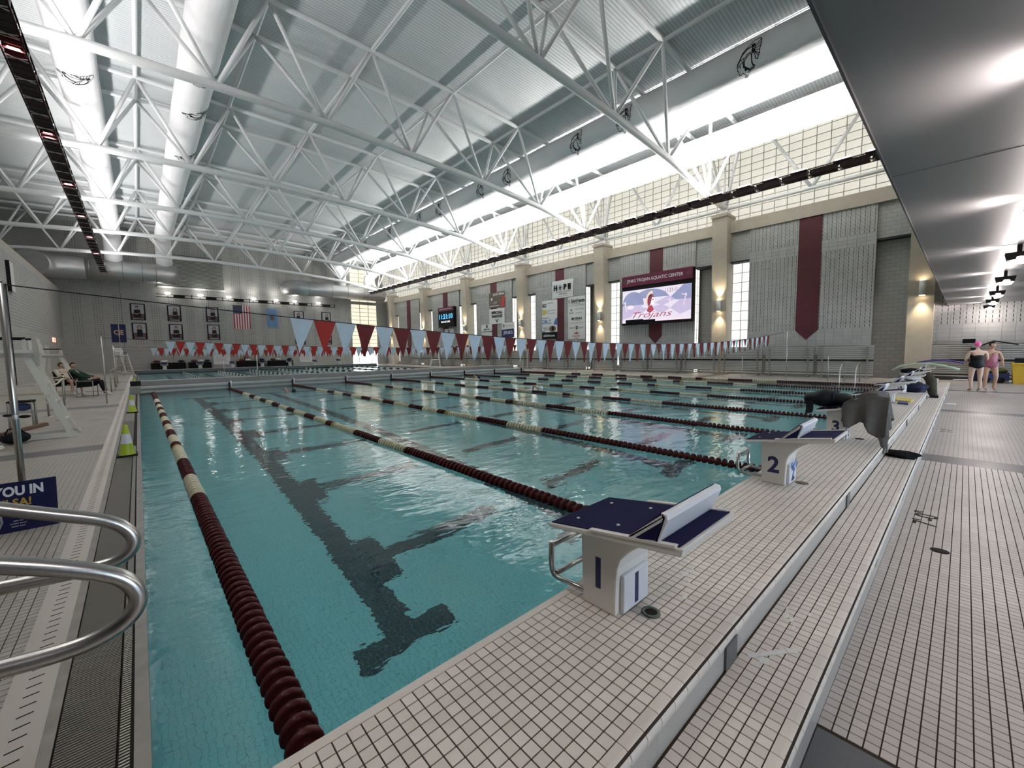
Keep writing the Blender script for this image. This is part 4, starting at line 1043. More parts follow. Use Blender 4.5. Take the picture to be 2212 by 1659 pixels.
# helmet emblem on the screen
hx, hy = .435, .70
sp(MB(), arc(hx+.02, hy-.12, .085, .33, 75, 195)+arc(hx+.02, hy-.12, .062, .24, 195, 75), XS+.018).build('emblem_crest', 'screen_peach', sb)
sp(MB(), arc(hx+.02, hy-.12, .060, .23, 80, 200)+arc(hx+.02, hy-.12, .046, .17, 200, 80), XS+.017).build('emblem_crest', 'screen_dark', sb)
sp(MB(), [(hx-.035, hy-.26), (hx-.035, hy-.05), (hx-.005, hy+.04), (hx+.045, hy+.07), (hx+.06, hy-.02), (hx+.02, hy-.06), (hx+.01, hy-.16), (hx-.005, hy-.25)], XS+.016).build('emblem_helmet', 'screen_maroon', sb)
sp(MB(), [(hx+.03, hy+.01), (hx+.055, hy-.0), (hx+.06, hy-.06), (hx+.066, hy-.10), (hx+.05, hy-.14), (hx+.055, hy-.22), (hx+.03, hy-.24), (hx+.015, hy-.14)], XS+.0155).build('emblem_face', 'screen_white', sb)
sp(MB(), [(hx+.03, hy-.06), (hx+.055, hy-.055), (hx+.05, hy-.085), (hx+.03, hy-.08)], XS+.012).build('emblem_eye', 'screen_dark', sb)
sp(MB(), [(hx-.05, hy-.42), (hx-.02, hy-.26), (hx+.03, hy-.25), (hx+.06, hy-.40), (hx+.0, hy-.50)], XS+.015).build('emblem_neck', 'screen_red', sb)
text_mb(MB(), 'Trojans', .6, (XS+.02, SX-SW*.46, SZ+SH*.135), FACE_W, width=3.1, height=.55, bold=-.002, shear=.45, ext=.002).build('screen_lettering', 'screen_red', sb)
text_mb(MB(), '11:21:11', .4, (XS+.02, SX-SW*.735, SZ+SH*.875), FACE_W, width=.85, height=.27, ext=.002).build('screen_clock', 'screen_maroon', sb)
MB().box(27.575, 27.62, yc+.9, Y1-.35, 3.70, 3.86).build('dark_module', 'board_black', sb)
# digital clock board
cb_ = thing('digital_clock', (27.8, 42.1, 4.7), 'tall digital clock board with blue digits and maroon top', 'digital clock')
MB().box(27.6, 27.96, 40.42, 43.75, 4.66, 7.0).build('housing', 'board_black', cb_); MB().box(27.57, 27.6, 40.42, 43.75, 6.55, 7.0).build('header', 'board_maroon', cb_)
text_mb(MB(), 'JENKS TROJAN AQUATIC CENTER', .2, (27.565, 42.1, 6.77), FACE_W, width=2.6, height=.18).build('header_lettering', 'paper', cb_)
text_mb(MB(), '11:21:10', .7, (27.59, 42.1, 5.92), FACE_W, width=2.9, height=.6, bold=.02).build('digits', 'digit_blue', cb_)
text_mb(MB(), 'March 27, 2025', .3, (27.59, 42.15, 5.28), FACE_W, width=1.9, height=.22, bold=.01).build('date_line', 'digit_white', cb_)
# sponsor banners
def banner(y0, y1, z0, z1, label, base='vinyl_white', x=XW-.05):
    b = thing('sponsor_banner', (x, (y0+y1)/2, z0), label, 'banner', 'sponsor banners')
    def gp(u, v): return (x+.012*math.sin(u*7+v*5)*math.sin(v*9), y1+(y0-y1)*u, z1+(z0-z1)*v)
    MB().grid(gp, 10, 14).build('sheet', base, b, fix=False)
    return b
def bt(b, s, y, z, w, h, mt='vinyl_black', bold=.003, x=XW-.075): return text_mb(MB(), s, .3, (x, y, z), FACE_W, width=w, height=h, bold=bold, ext=.003).build('lettering', mt, b)
def bp(b, pts, mt, x=XW-.072, n='printed_shape'):
    return flat(MB(), [(-p[0], p[1]) for p in pts], (x, 0, 0), FACE_W, d=.003).build(n, mt, b)
def el(yc, zc, ry, rz, n=16): return [(yc+ry*math.cos(2*PI*i/n), zc+rz*math.sin(2*PI*i/n)) for i in range(n)]
h = banner(22.86, 25.27, 6.27, 7.79, 'white heating firm banner reading HOPE above the two tall banners')
bt(h, 'H', 24.87, 7.18, .40, .50, bold=.02); bt(h, 'P', 23.75, 7.18, .34, .50, bold=.02); bt(h, 'E', 23.27, 7.18, .34, .50, bold=.02)
for k in range(6):
    a = k*PI/3; c, s = math.cos(a), math.sin(a)
    bp(h, [(24.32+.25*c-.025*s, 7.18+.25*s+.025*c), (24.32+.25*c+.025*s, 7.18+.25*s-.025*c), (24.32+.025*s, 7.18-.025*c), (24.32-.025*s, 7.18+.025*c)], 'vinyl_navy', n='snowflake_arm')
bp(h, el(24.32, 7.18, .09, .09), 'vinyl_blue'); bt(h, 'HEATING & COOLING', 24.0, 6.80, 1.7, .12, 'vinyl_grey'); bt(h, '(918) 420-4393', 24.0, 6.60, .9, .11); bt(h, 'hopehvac.com', 24.0, 6.41, 1.2, .07, 'vinyl_grey')
h = banner(24.68, 26.54, 2.70, 6.20, 'tall sponsor banner with blue DR.C lettering left of the maroon pennant')
bt(h, 'KO', 26.22, 5.76, .48, .34, bold=.01); bt(h, 'orthodontics', 25.5, 5.95, .7, .09, 'vinyl_grey'); bp(h, [(26.45, 5.42), (26.45, 4.92), (25.98, 5.05), (25.95, 5.30)], 'vinyl_yellow')
bt(h, 'Just Sweet', 25.3, 5.28, .85, .13, 'vinyl_grey'); bt(h, 'Photography', 25.35, 5.02, .85, .12, 'vinyl_grey'); bt(h, 'Brighter By', 26.05, 4.62, .85, .12, 'vinyl_brown')
bt(h, 'DR.C', 25.93, 4.28, 1.1, .36, 'vinyl_blue'); bp(h, [(24.68, 4.55), (24.85, 4.52), (25.0, 4.25), (25.1, 4.02), (24.85, 4.0), (24.68, 3.9)], 'vinyl_blue'); bt(h, 'Jenks Dental', 26.1, 3.72, .55, .10); bt(h, 'Sports Teeth', 26.1, 3.55, .5, .09)
bp(h, el(25.25, 3.62, .42, .28), 'vinyl_brown'); bp(h, el(25.2, 3.62, .16, .2), 'vinyl_black', x=XW-.076); bp(h, [(26.54, 3.45), (26.2, 3.40), (26.0, 3.30), (26.54, 3.30)], 'vinyl_blue')
bp(h, [(24.68, 2.7), (26.54, 2.7), (26.54, 3.30), (24.68, 3.34)], 'vinyl_black'); bt(h, 'ahhhhhhsome', 25.65, 3.02, 1.4, .22, 'paper', x=XW-.08)
h = banner(21.58, 23.43, 2.60, 6.22, 'tall white sponsor banner headed SaintFrancis right of the maroon pennant')
bt(h, 'SaintFrancis', 22.35, 5.87, 1.45, .30, 'vinyl_black', .006); bt(h, 'Health System', 22.6, 5.62, 1.0, .13, 'vinyl_grey'); bp(h, [(23.37, 5.9), (23.31, 6.0), (23.25, 5.9), (23.31, 5.62)], 'vinyl_grey'); bp(h, [(21.64, 5.47), (23.36, 5.45), (23.36, 5.47), (21.64, 5.49)], 'vinyl_black')
bt(h, 'Don Carlton', 22.15, 5.15, .9, .10, 'vinyl_grey'); bt(h, 'abode', 23.05, 4.86, .45, .12); bt(h, 'Napoli Pizza', 22.25, 4.82, .7, .09, 'vinyl_grey'); bp(h, el(23.05, 5.1, .12, .1), 'vinyl_grey')
bt(h, 'MI TIERRA', 22.45, 4.35, 1.15, .20); bp(h, [(22.1, 4.18), (22.8, 4.17), (22.8, 4.185), (22.1, 4.195)], 'vinyl_black'); bt(h, 'Elite Aquatic Care', 22.5, 3.98, 1.5, .09, 'vinyl_grey')
bt(h, 'GRAND', 23.0, 3.56, .55, .13, 'vinyl_grey'); bt(h, 'O', 22.46, 3.57, .24, .30, 'vinyl_black', .02); bt(h, 'BANK', 22.0, 3.56, .5, .13, 'vinyl_grey'); bt(h, 'Smoothie', 22.5, 2.88, .8, .14, 'vinyl_red'); bt(h, 'King', 22.5, 2.70, .4, .12, 'vinyl_red')
bp(h, [(22.7, 3.05), (22.75, 3.2), (22.6, 3.1), (22.5, 3.28), (22.4, 3.1), (22.25, 3.2), (22.3, 3.05)], 'vinyl_red')
h = banner(31.75, 34.27, 6.22, 7.78, 'dark car dealer banner with a red side strip above the SPECIAL WARFARE banner', 'vinyl_brown')
bt(h, 'JACK WILLS', 32.7, 7.52, 1.8, .26, 'paper', .01); bp(h, [(31.75, 6.22), (32.35, 6.22), (32.2, 7.25), (31.75, 7.30)], 'vinyl_red'); bp(h, [(34.0, 7.1), (33.85, 7.25), (33.6, 7.2), (33.8, 6.9)], 'paper'); bp(h, el(33.2, 6.72, .35, .12), 'vinyl_grey'); bp(h, [(32.6, 6.35), (34.2, 6.35), (34.2, 6.42), (32.6, 6.42)], 'paper')
h = banner(31.82, 34.28, 4.52, 6.08, 'white banner reading SPECIAL WARFARE with wing emblem'); bt(h, 'SPECIAL', 33.0, 5.70, 1.75, .30, bold=.01); bt(h, 'WARFARE', 33.0, 5.30, 1.75, .30, bold=.01)
bp(h, [(33.28, 5.02), (33.2, 4.9), (33.05, 4.72), (33.0, 4.62), (32.95, 4.72), (32.8, 4.9), (32.72, 5.02), (32.9, 4.95), (33.0, 4.78), (33.1, 4.95)], 'vinyl_black')
h = banner(33.85, 35.66, 3.82, 4.54, 'small white banner with a letter S left of the maroon pennant'); bt(h, 'S', 34.7, 4.34, .28, .30, bold=.02); bt(h, 'SHELTER', 34.75, 4.02, 1.0, .14)
h = banner(30.38, 32.27, 3.05, 4.55, 'white and navy banner reading JENKS'); bp(h, el(31.95, 4.25, .17, .2), 'vinyl_grey'); bt(h, 'America', 31.1, 4.25, 1.0, .08, 'vinyl_grey'); bp(h, [(30.38, 3.05), (32.27, 3.05), (32.27, 3.86), (30.38, 3.9)], 'vinyl_navy'); bt(h, 'JENKS', 31.3, 3.5, 1.4, .42, 'paper', .004, XW-.08)
h = banner(33.85, 35.66, 2.7, 3.72, 'half hidden white banner below the letter S banner'); h = banner(41.0, 43.0, 3.2, 4.45, 'white banner with a round logo below the digital clock'); bt(h, 'G', 42.0, 4.15, .3, .3, bold=.02); bt(h, 'BANK', 42.0, 3.6, 1, .2)

# ------------------------------------------------------------------ bleachers
def make_bleacher():
    b = thing('bleacher', (0, 0, 0), 'x', 'bleacher', 'tipped-up aluminium bleachers')
    sl1 = MB().box(-.02, .02, -1.14, 1.14, 0, .07).mesh('slat', 'aluminium')
    for z in [.98+.098*i for i in range(7)]: place(sl1, 'slat', b, (.0, 0, z))
    for z in [.30+.098*i for i in range(6)]: place(sl1, 'slat', b, (.02, 0, z))
    MB().tube([(-.02, -1.16, 1.68), (-.02, 1.16, 1.68)], .016, 6).build('top_rail', 'galvanised', b)
    MB().box(.03, .06, -1.15, 1.15, .28, 1.66).build('backing', 'bulkhead_side', b)
    MB().box(-.06, .06, -1.15, 1.15, .90, .95).build('mid_beam', 'black_metal', b)
    for y in (-.92, .92):
        MB().box(-.12, -.05, y-.035, y+.035, .0, 1.60).build('post', 'galvanised', b)
        MB().tube([(-.085, y, 1.5), (-.16, y+.0, 1.56), (-.02, y, 1.6)], .02, 6).build('bracket', 'galvanised', b)
        MB().box(-.14, .3, y-.04, y+.04, .0, .06).build('foot', 'galvanised', b)
    MB().box(-.10, -.04, -1.15, 1.15, .17, .22).build('base_rail', 'paint_white', b)
    return b
proto = make_bleacher(); index_kids(proto)
for i in range(19):
    b = proto if i == 0 else copy_tree(proto)
    y = 4.2+2.47*i
    b.location = (27.05, y, 0); b['label'] = f'silver tipped-up bleacher along the right wall, {ORD[i]} from the recessed corner'
b = copy_tree(proto); b.location = (28.25, .75, 0); b['label'] = 'silver bleacher against the end wall behind the two swimmers'
b = copy_tree(proto); b.location = (28.25, -1.7, 0); b['label'] = 'silver bleacher against the end wall behind the yellow bin'
q = MB().box(28.0, 28.12, -.28, .12, 1.70, 1.90).build('seat_bag', 'fabric_black'); tag(q, 'small black bag lying on the end wall bleacher', 'bag')

# ------------------------------------------------------------------ far wall fittings
FX = FY-.03
def portrait(x, z, k, label):
    w, hh = 1.24, 1.78
    p_ = thing('portrait', (x+w/2, FX, z-hh), label, 'portrait photo', 'athlete portraits on the far wall')
    MB().box(x, x+w, FX-.03, FX+.03, z-hh, z).build('frame', 'photo_black', p_)
    MB().box(x+.12, x+w-.12, FX-.036, FX-.028, z-1.1, z-.09).build('print_backdrop', 'photo_grey', p_); MB().box(x+.12, x+w-.12, FX-.036, FX-.028, z-1.58, z-1.1).build('print_floor', 'photo_maroon', p_)
    ox = x+w/2+(-.06, .08, .04, 0, .02, .06)[k % 6]
    man = k in (0, 4)
    fr = FACE_F; y = FX-.04
    dress = [(-.30, -1.5), (-.28, -.95), (-.22, -.66), (.22, -.66), (.30, -.95), (.30, -1.5)]
    flat(MB(), [(ox-.0+a*(1 if man else .8), z+b) for a, b in dress], (0, y, 0), fr).build('figure', 'photo_dark', p_)
    flat(MB(), [(ox+.13*math.cos(a), z-.46+.17*math.sin(a)) for a in [i*PI/5 for i in range(10)]], (0, y-.004, 0), fr).build('face', 'photo_skin', p_)
    if not man: flat(MB(), [(ox-.16, z-.75), (ox-.17, z-.40), (ox-.08, z-.26), (ox+.10, z-.26), (ox+.18, z-.45), (ox+.17, z-.75), (ox+.12, z-.45), (ox-.1, z-.4)], (0, y-.002, 0), fr).build('hair', 'photo_dark', p_)
    else: flat(MB(), [(ox-.13, z-.42), (ox-.12, z-.3), (ox, z-.24), (ox+.12, z-.3), (ox+.13, z-.42), (ox, z-.34)], (0, y-.006, 0), fr).build('hair', 'photo_dark', p_)
    flat(MB(), [(ox-.30, z-1.08), (ox-.05, z-1.2), (ox+.32, z-1.0), (ox+.30, z-.9), (ox+.2, z-1.0), (ox-.05, z-1.1), (ox-.3, z-1.0)] if k != 3 else [(ox-.22, z-.72), (ox-.24, z-.62), (ox+.24, z-.62), (ox+.22, z-.72)], (0, y-.005, 0), fr).build('arms', 'photo_skin', p_)
    text_mb(MB(), ['COLE BAKER', 'MILA BRANCH', 'KATE DAWSON', 'DARA STARKS', 'MASON BENSON', 'EMMA KENT', 'ALEX REED', 'LILY STONE', 'IVY COLE', 'SAM REID'][k] if 0 else ['----- ------', '----- ------', '---- -------', '----- ------', '----- ------', '---- ----'][k % 6], .2, (x+w/2, FX-.034, z-1.66), FACE_F, width=.9, height=.10, bold=.03).build('caption', 'photo_white', p_)
PT = [(-.32, 7.38, 'top row, leftmost, man with folded arms'), (2.76, 7.36, 'top row, second from left'), (6.3, 7.42, 'top row, next to the striped flag'), (-.30, 5.30, 'bottom row, leftmost'), (2.80, 5.26, 'bottom row, second from left, dark suit'), (6.32, 5.32, 'bottom row, below the striped flag level'), (15.85, 7.46, 'right of the blue flag, top row'), (19.4, 7.48, 'rightmost of the top row'), (15.9, 4.75, 'right of the blue flag, bottom row'), (19.4, 4.75, 'rightmost of the bottom row')]
for k, (x, z, l) in enumerate(PT): portrait(x, z, k, f'framed athlete portrait on the far wall, {l}')
fg = thing('wall_flag', (9.9, FX, 5), 'striped red and white flag hung vertically on the far wall', 'flag')
x0, x1, z0, z1 = 9.05, 10.82, 4.9, 7.80
for k in range(13):
    a = x0+(x1-x0)*k/13; b_ = x0+(x1-x0)*(k+1)/13
    zt_ = z1 if k > 6 else z1-1.05
    MB().box(a, b_, FX-.015, FX, z0, zt_).build('stripe', 'flag_red' if k % 2 == 0 else 'flag_white', fg)
ca = MB().box(x0, x0+(x1-x0)*7/13, FX-.016, FX, z1-1.05, z1).build('canton', 'flag_navy', fg)
st = MB()
for r_ in range(9):
    for c_ in range(6 if r_ % 2 == 0 else 5):
        xx = x0+.08+c_*.155+(0 if r_ % 2 == 0 else .077); zz = z1-.08-r_*.112
        st.prism([(xx+.035*(1 if i % 2 == 0 else .42)*math.sin(i*PI/5), zz+.035*(1 if i % 2 == 0 else .42)*math.cos(i*PI/5)) for i in range(10)], FX-.02, FX-.015, 'Y')
st.build('stars', 'flag_white', ca)['kind'] = 'stuff'
MB().tube([(x0-.1, FX-.02, z1), (x1+.1, FX-.02, z1)], .02, 6).build('rod', 'cable', fg)
fg = thing('wall_flag', (13.4, FX, 5), 'plain blue state flag hung beside the striped flag', 'flag')
MB().grid(lambda u, v: (12.68+1.22*u, FX-.02-.02*math.sin(9*u), 7.6-2.4*v), 12, 8).build('cloth', 'flag_blue', fg)
MB().prism([(13.25+.26*math.cos(a), 6.45+.34*math.sin(a)) for a in [i*PI/7 for i in range(14)]], FX-.055, FX-.05, 'Y').build('shield', 'wood_brown', fg)
lv = thing('wall_louver', (5.3, FX, 9.5), 'large grey louver vent high on the far wall', 'louver')
for k in range(24): MB().prism([(FX-.10, 9.5+k*.15), (FX, 9.60+k*.15), (FX, 9.57+k*.15), (FX-.10, 9.47+k*.15)], 2.2, 8.25, 'X').build('blade', 'aluminium', lv)
MB().box(2.1, 8.35, FX-.12, FX, 9.30, 9.46).build('sill', 'paint_white', lv); MB().box(2.2, 8.25, FX-.01, FX, 9.46, 13.1).build('backing', 'slot_dark', lv)
for k, (a, b_, l) in enumerate(((6.75, 8.4, 'white notice board low on the far wall, left one'), (16.3, 17.9, 'white notice board low on the far wall, right one'))):
    w_ = thing('notice_board', ((a+b_)/2, FX, .6), l, 'notice board'); MB().box(a, b_, FX-.03, FX, .55, 1.75).build('sheet', 'paper', w_)
    bp_ = MB()
    for j in range(5): bp_.box(a+.2, b_-.2-.2*(j % 2), FX-.034, FX-.03, 1.5-j*.14, 1.53-j*.14)
    bp_.build('text_lines', 'vinyl_grey', w_)['kind'] = 'stuff'
for k, (a, b_, l) in enumerate(((1.0, 4.0, 'dark storage bench with maroon gear on the far deck, left one'), (4.3, 6.4, 'dark storage bench with folded towels on the far deck'), (9.0, 12.0, 'dark bench under the coloured noodles'), (12.4, 15.2, 'dark bench with blue bags on the far deck'))):
    bb = thing('storage_bench', ((a+b_)/2, 60.3, 0), l, 'bench', 'benches on the far deck')
    MB().box(a, b_, 59.9, 60.85, .0, .85).build('body', 'fabric_black', bb); MB().box(a, b_, 59.9, 60.85, .85, .88).build('lid', 'black_metal', bb)
    for j, (xx, mt) in enumerate(((a+.5, 'maroon_banner'), (a+1.15, 'paper'), (b_-.36, 'bag_navy'))):
        g_ = MB().ball((xx, 60.2, 1.03), .32, .22, .14, 10, 6).build('gear_pile', mt); tag(g_, f'{ {"maroon_banner": "maroon", "paper": "white", "bag_navy": "navy"}[mt]} gear heap on the {["left", "second", "third", "right"][k]} far bench', 'gear', 'gear on the far benches')
nm = ['float_cream', 'bin_yellow', 'foam_blue', 'vinyl_red', 'vinyl_yellow', 'paper', 'noodle_green', 'vinyl_grey']
cn = ['cream', 'yellow', 'blue', 'red', 'pale yellow', 'white', 'green', 'grey']
for k in range(8):
    x = 9.3+k*.3
    q = MB().tube([(x, 60.75, .88), (x+.03, 60.8, 1.5), (x-.02, 60.9, 2.0)], .05, 8).build('pool_noodle', nm[k]); tag(q, f'{cn[k]} pool noodle leaning upright on the far wall', 'pool noodle', 'noodles on the far wall')
hb = thing('hanging_banner', (-1.0, 55, 2), 'small navy banner with pale letters hanging at the far left', 'banner')
MB().box(-1.75, -.70, 55.0, 55.03, 3.0, 4.75).build('cloth', 'flag_navy', hb); text_mb(MB(), 'CJE', .5, (-1.22, 54.99, 3.9), FACE_F, width=.7, height=.6, bold=.02).build('lettering', 'photo_skin', hb)
MB().tube([(-1.2, 55.01, 0), (-1.2, 55.01, 4.8)], .03, 8).build('pole', 'galvanised', hb)

# ------------------------------------------------------------------ left deck: rails, sign, cones, chairs
def grab_rail(y, pts, label):
    g = thing('grab_rail', (-.6, y, 0), label, 'handrail', 'stainless ladder rails')
    path = [(-.95, y, 0), (-.95, y, 1.0), (-.93, y, 1.20), (-.86, y, 1.30), (-.75, y, 1.295)]+[(x, y, z) for x, z in pts]+[(-.55, y, .82), (-.68, y, .76), (-.75, y, .62), (-.76, y, 0)]
    # smooth the path
    P_ = [Vector(p) for p in path]; out = []
    for i in range(len(P_)-1):
        a, b, c, d = P_[max(i-1, 0)], P_[i], P_[i+1], P_[min(i+2, len(P_)-1)]
        for k in range(5):
            t_ = k/5
            out.append(.5*((2*b)+(c-a)*t_+(2*a-5*b+4*c-d)*t_*t_+(3*b-a-3*c+d)*t_**3))
    out.append(P_[-1])
    MB().tube(out, .0235, 16).build('tube', 'stainless', g)
    for x in (-.95, -.76): MB().lathe([(.025, .025), (.055, .018), (.06, .0)], (x, y, 0), 18).build('escutcheon', 'stainless', g)
grab_rail(1.65, [(-.50, 1.16), (-.3, 1.07), (-.19, 1.018), (-.10, .965), (-.058, .92), (-.045, .868), (-.07, .82), (-.13, .79), (-.22, .783), (-.38, .80)], 'bent stainless grab rail nearest the camera at the left edge')
grab_rail(2.2, [(-.50, 1.145), (-.38, 1.085), (-.27, 1.035), (-.14, .975), (-.08, .925), (-.058, .868), (-.08, .82), (-.14, .797), (-.26, .80), (-.40, .81)], 'bent stainless grab rail behind the nearest one')
sg = thing('yard_sign', (-.96, 5.83, 0), 'navy sign reading YOU IN TULSA leaning on the flag pole', 'sign')
lean = lambda z: 5.82+.2*z
NS = Vector((0, -1, .2)).normalized(); UP = Vector((0, .2, 1)).normalized(); FS = (Vector((1, 0, 0)), UP, NS)
flat(MB(), [(-.31, 0), (.31, 0), (.31, .455), (-.31, .455)], (-.975, 5.82, .003), FS, d=.006).build('panel', 'sign_navy', sg)
o_ = Vector((-.975, 5.82, .003))+NS*.007
text_mb(MB(), 'SEE YOU IN', .2, o_+UP*.372+Vector((-.005, 0, 0)), FS, width=.46, height=.092, bold=.008, ext=.001).build('lettering', 'paper', sg)
text_mb(MB(), 'TULSA!', .2, o_+UP*.265+Vector((.01, 0, 0)), FS, width=.27, height=.075, bold=.006, ext=.001).build('lettering', 'sign_gold', sg)
cr = MB(); flat(cr, [(-.12, 0), (-.09, -.08), (0, -.12), (.09, -.08), (.12, 0), (.11, .10), (0, .12), (-.11, .10)], o_+UP*.10+Vector((-.12, 0, 0)), FS, d=.001, sx=.75, sy=.75); cr.build('crest', 'vinyl_grey', sg)
flat(MB(), [(-.10, 0), (-.08, -.07), (0, -.10), (.08, -.07), (.10, 0), (.09, .085), (0, .10), (-.09, .085)], o_+UP*.10+Vector((-.12, 0, 0))+NS*.001, FS, d=.001, sx=.75, sy=.75).build('crest_centre', 'sign_navy', sg)
flat(MB(), [(0, .03), (.03, .0), (.045, .0), (.02, .02), (.045, .045), (.01, .04), (-.03, .05), (-.01, .02)], o_+UP*.13+Vector((.05, 0, 0)), FS, d=.001).build('bird_mark', 'paper', sg)
for z, w in ((.10, .06), (.075, .10), (.05, .085)): text_mb(MB(), 'swim tour', .1, o_+UP*z+Vector((.06, 0, 0)), FS, width=w, height=.013, ext=.0006).build('lettering', 'paper', sg)
def cone(x, y, label):
    c = thing('traffic_cone', (x, y, -.004), label, 'traffic cone', 'lime traffic cones on the gutter')
    MB().box(x-.125, x+.125, y-.12, y+.12, -.004, .022).build('base', 'rubber', c)
    MB().lathe([(.105, .022), (.092, .05), (.074, .20)], (x, y, 0), 24).build('skirt', 'cone_green', c); MB().lathe([(.074, .20), (.051, .36)], (x, y, 0), 24).build('reflective_band', 'cone_white', c)
    MB().lathe([(.051, .36), (.03, .49), (.026, .50), (.001, .50)], (x, y, 0), 24).build('tip', 'cone_green', c)
cone(-.225, 9.1, 'lime cone with white band on the gutter, nearest one'); cone(-.215, 16.1, 'lime cone on the gutter next to the bulkhead end'); cone(-.22, 29.5, 'lime cone beyond the bulkhead')
def guard_chair():
    g = thing('lifeguard_chair', (0, 0, 0), 'x', 'lifeguard chair', 'white lifeguard chairs')
    # local: faces +x (pool), width along y
    for y in (-.30, .30):
        MB().bar((.55, y, 0), (0.0, y, 1.75), .10, .045, (0, 1, 0)).build('front_leg', 'chair_white', g)
        MB().bar((-.62, y, 0), (-.42, y, 1.75), .09, .045, (0, 1, 0)).build('rear_leg', 'chair_white', g)
        MB().bar((.62, y, .05), (-.70, y, .05), .045, .09).build('skid', 'chair_white', g)
        MB().bar((.30, y*1.02, .85), (-.50, y*1.02, .85), .04, .07).build('side_brace', 'chair_cream', g)
        MB().bar((.05, y, 1.98), (-.45, y, 1.98), .06, .04).build('armrest', 'fabric_black', g)
        MB().bar((.03, y, 1.72), (.03, y, 1.98), .05, .04).build('arm_post', 'chair_white', g)
    for k, z in enumerate((.35, .72, 1.08, 1.42)):
        x = .55-.55*z/1.75
        MB().box(x-.10, x+.04, -.30, .30, z-.02, z+.015).build('rung', 'chair_cream', g)
    MB().box(-.50, .06, -.33, .33, 1.70, 1.76).build('seat', 'chair_white', g)
    MB().box(-.50, .14, -.36, .36, 1.62, 1.70).build('platform_rim', 'galvanised', g)
    for k in range(4): MB().box(-.53-.03*k, -.50-.03*k, -.30, .30, 1.84+k*.15, 1.95+k*.15).build('back_slat', 'chair_white', g)
    for y in (-.27, .27): MB().bar((-.48, y, 1.7), (-.62, y, 2.45), .05, .04).build('back_post', 'chair_white', g)
    return g
gp = guard_chair(); index_kids(gp)
CH = [((-1.63, 12.45, 0), 0, 'tall white lifeguard chair on the near left deck'), ((-2.55, 27.0, 0), 0, 'white lifeguard chair behind the seated person'), ((-.95, 51.5, 0), -.9, 'white lifeguard chair in the far left corner'), ((24.6, 40.0, 0), PI*.85, 'white lifeguard chair on the right deck beyond the bulkhead'), ((20.5, 57.5, 0), -PI/2, 'white lifeguard chair on the far deck beside the corner window')]
for i, (l, a, lab) in enumerate(CH):
    g = gp if i == 0 else copy_tree(gp); g.location = l; g.rotation_euler = (0, 0, a); g['label'] = lab
# gear around the nearest guard chair
def blob(name, c, r, mt, label, cat, group=None, seed=0, amp=.18, flatten=None):
    random.seed(seed); ph = [random.uniform(0, 6.28) for _ in range(6)]; c = Vector(c)
    def f(u, v):
        a, b = 2*PI*u, PI*v; n = Vector((math.cos(a)*math.sin(b), math.sin(a)*math.sin(b), math.cos(b)))
        k = 1+amp*(math.sin(3*a+ph[0])*math.sin(2*b+ph[1])+.6*math.sin(5*a+ph[2]+2*b)+.4*math.sin(7*b+ph[3]+a))*math.sin(b)
        q = c+Vector((n.x*r[0]*k, n.y*r[1]*k, n.z*r[2]*k))
        if flatten is not None and q.z < flatten: q.z = flatten+.001*math.sin(a)
        return q
    o = MB().grid(f, 28, 16).build(name, mt)
    return tag(o, label, cat, group)
b_ = thing('sports_bag', (-1.78, 12.0, 0), 'brown and black bag lying under the lifeguard chair', 'bag')
MB().ball((-1.80, 11.9, .12), .20, .16, .12).build('body', 'bag_black', b_); MB().bar((-1.95, 11.85, .20), (-1.42, 12.15, .30), .14, .06).build('flap', 'wood_brown', b_)
MB().tube([(-1.9, 11.8, .2), (-1.85, 11.75, .3), (-1.72, 11.75, .31), (-1.66, 11.8, .2)], .012, 6).build('strap', 'fabric_black', b_)
blob('sneaker', (-1.96, 11.2, .05), (.14, .06, .055), 'shoe_white', 'white and maroon sneaker on the left deck beside the flag pole', 'shoe', seed=4, flatten=0.0)
q = thing('folding_stool', (-1.95, 14.4, 0), 'dark folding frame with a blue pouch behind the flag pole', 'stool')
for y in (14.2, 14.55):
    MB().tube([(-2.2, y, 0), (-2.2, y, .62), (-1.85, y, .62), (-1.85, y, 0)], .022, 8).build('frame', 'galvanised', q)
MB().box(-2.22, -1.83, 14.18, 14.57, .60, .64).build('top', 'fabric_black', q); MB().ball((-2.0, 14.3, .50), .14, .08, .09).build('pouch', 'foam_blue', q)
SP = [(-1.9, 16.75), (-1.88, 19.8), (-2.15, 22.9), (-3.1, 27.5)]
for i, (x, y) in enumerate(SP):
    s_ = thing('stanchion', (x, y, 0), f'slim steel stanchion post on the left deck, {ORD[i]} from the lifeguard chair', 'stanchion', 'stanchion posts')
    MB().tube([(x, y, 0), (x, y, .95)], .022, 10).build('post', 'galvanised', s_); MB().lathe([(.001, .012), (.09, .01), (.10, 0)], (x, y, 0), 16).build('foot', 'galvanised', s_); MB().ball((x, y, .96), .03).build('knob', 'black_metal', s_)
for i in range(3):
    (xa, ya), (xb, yb) = SP[i], SP[i+1]
    c = MB().tube([(xa+(xb-xa)*k/12, ya+(yb-ya)*k/12, .93-.5*(k/12)*(1-k/12)) for k in range(13)], .02, 6).build('chain', 'float_cream'); tag(c, 'pale plastic chain strung between the '+['two stanchions closest to the camera', 'middle two stanchions', 'two farthest stanchions'][i], 'chain', 'barrier chains')
rl = thing('guard_rail', (-1.0, 30, 0), 'low pipe railing beside the deck beyond the bulkhead', 'railing')
for z in (.95, .55): MB().tube([(-1.0, 26.5, z), (-1.0, 34.5, z)], .022, 8).build('rail', 'galvanised', rl)
for y in (26.5, 30.5, 34.5): MB().tube([(-1.0, y, 0), (-1.0, y, .95)], .025, 8).build('post', 'galvanised', rl)
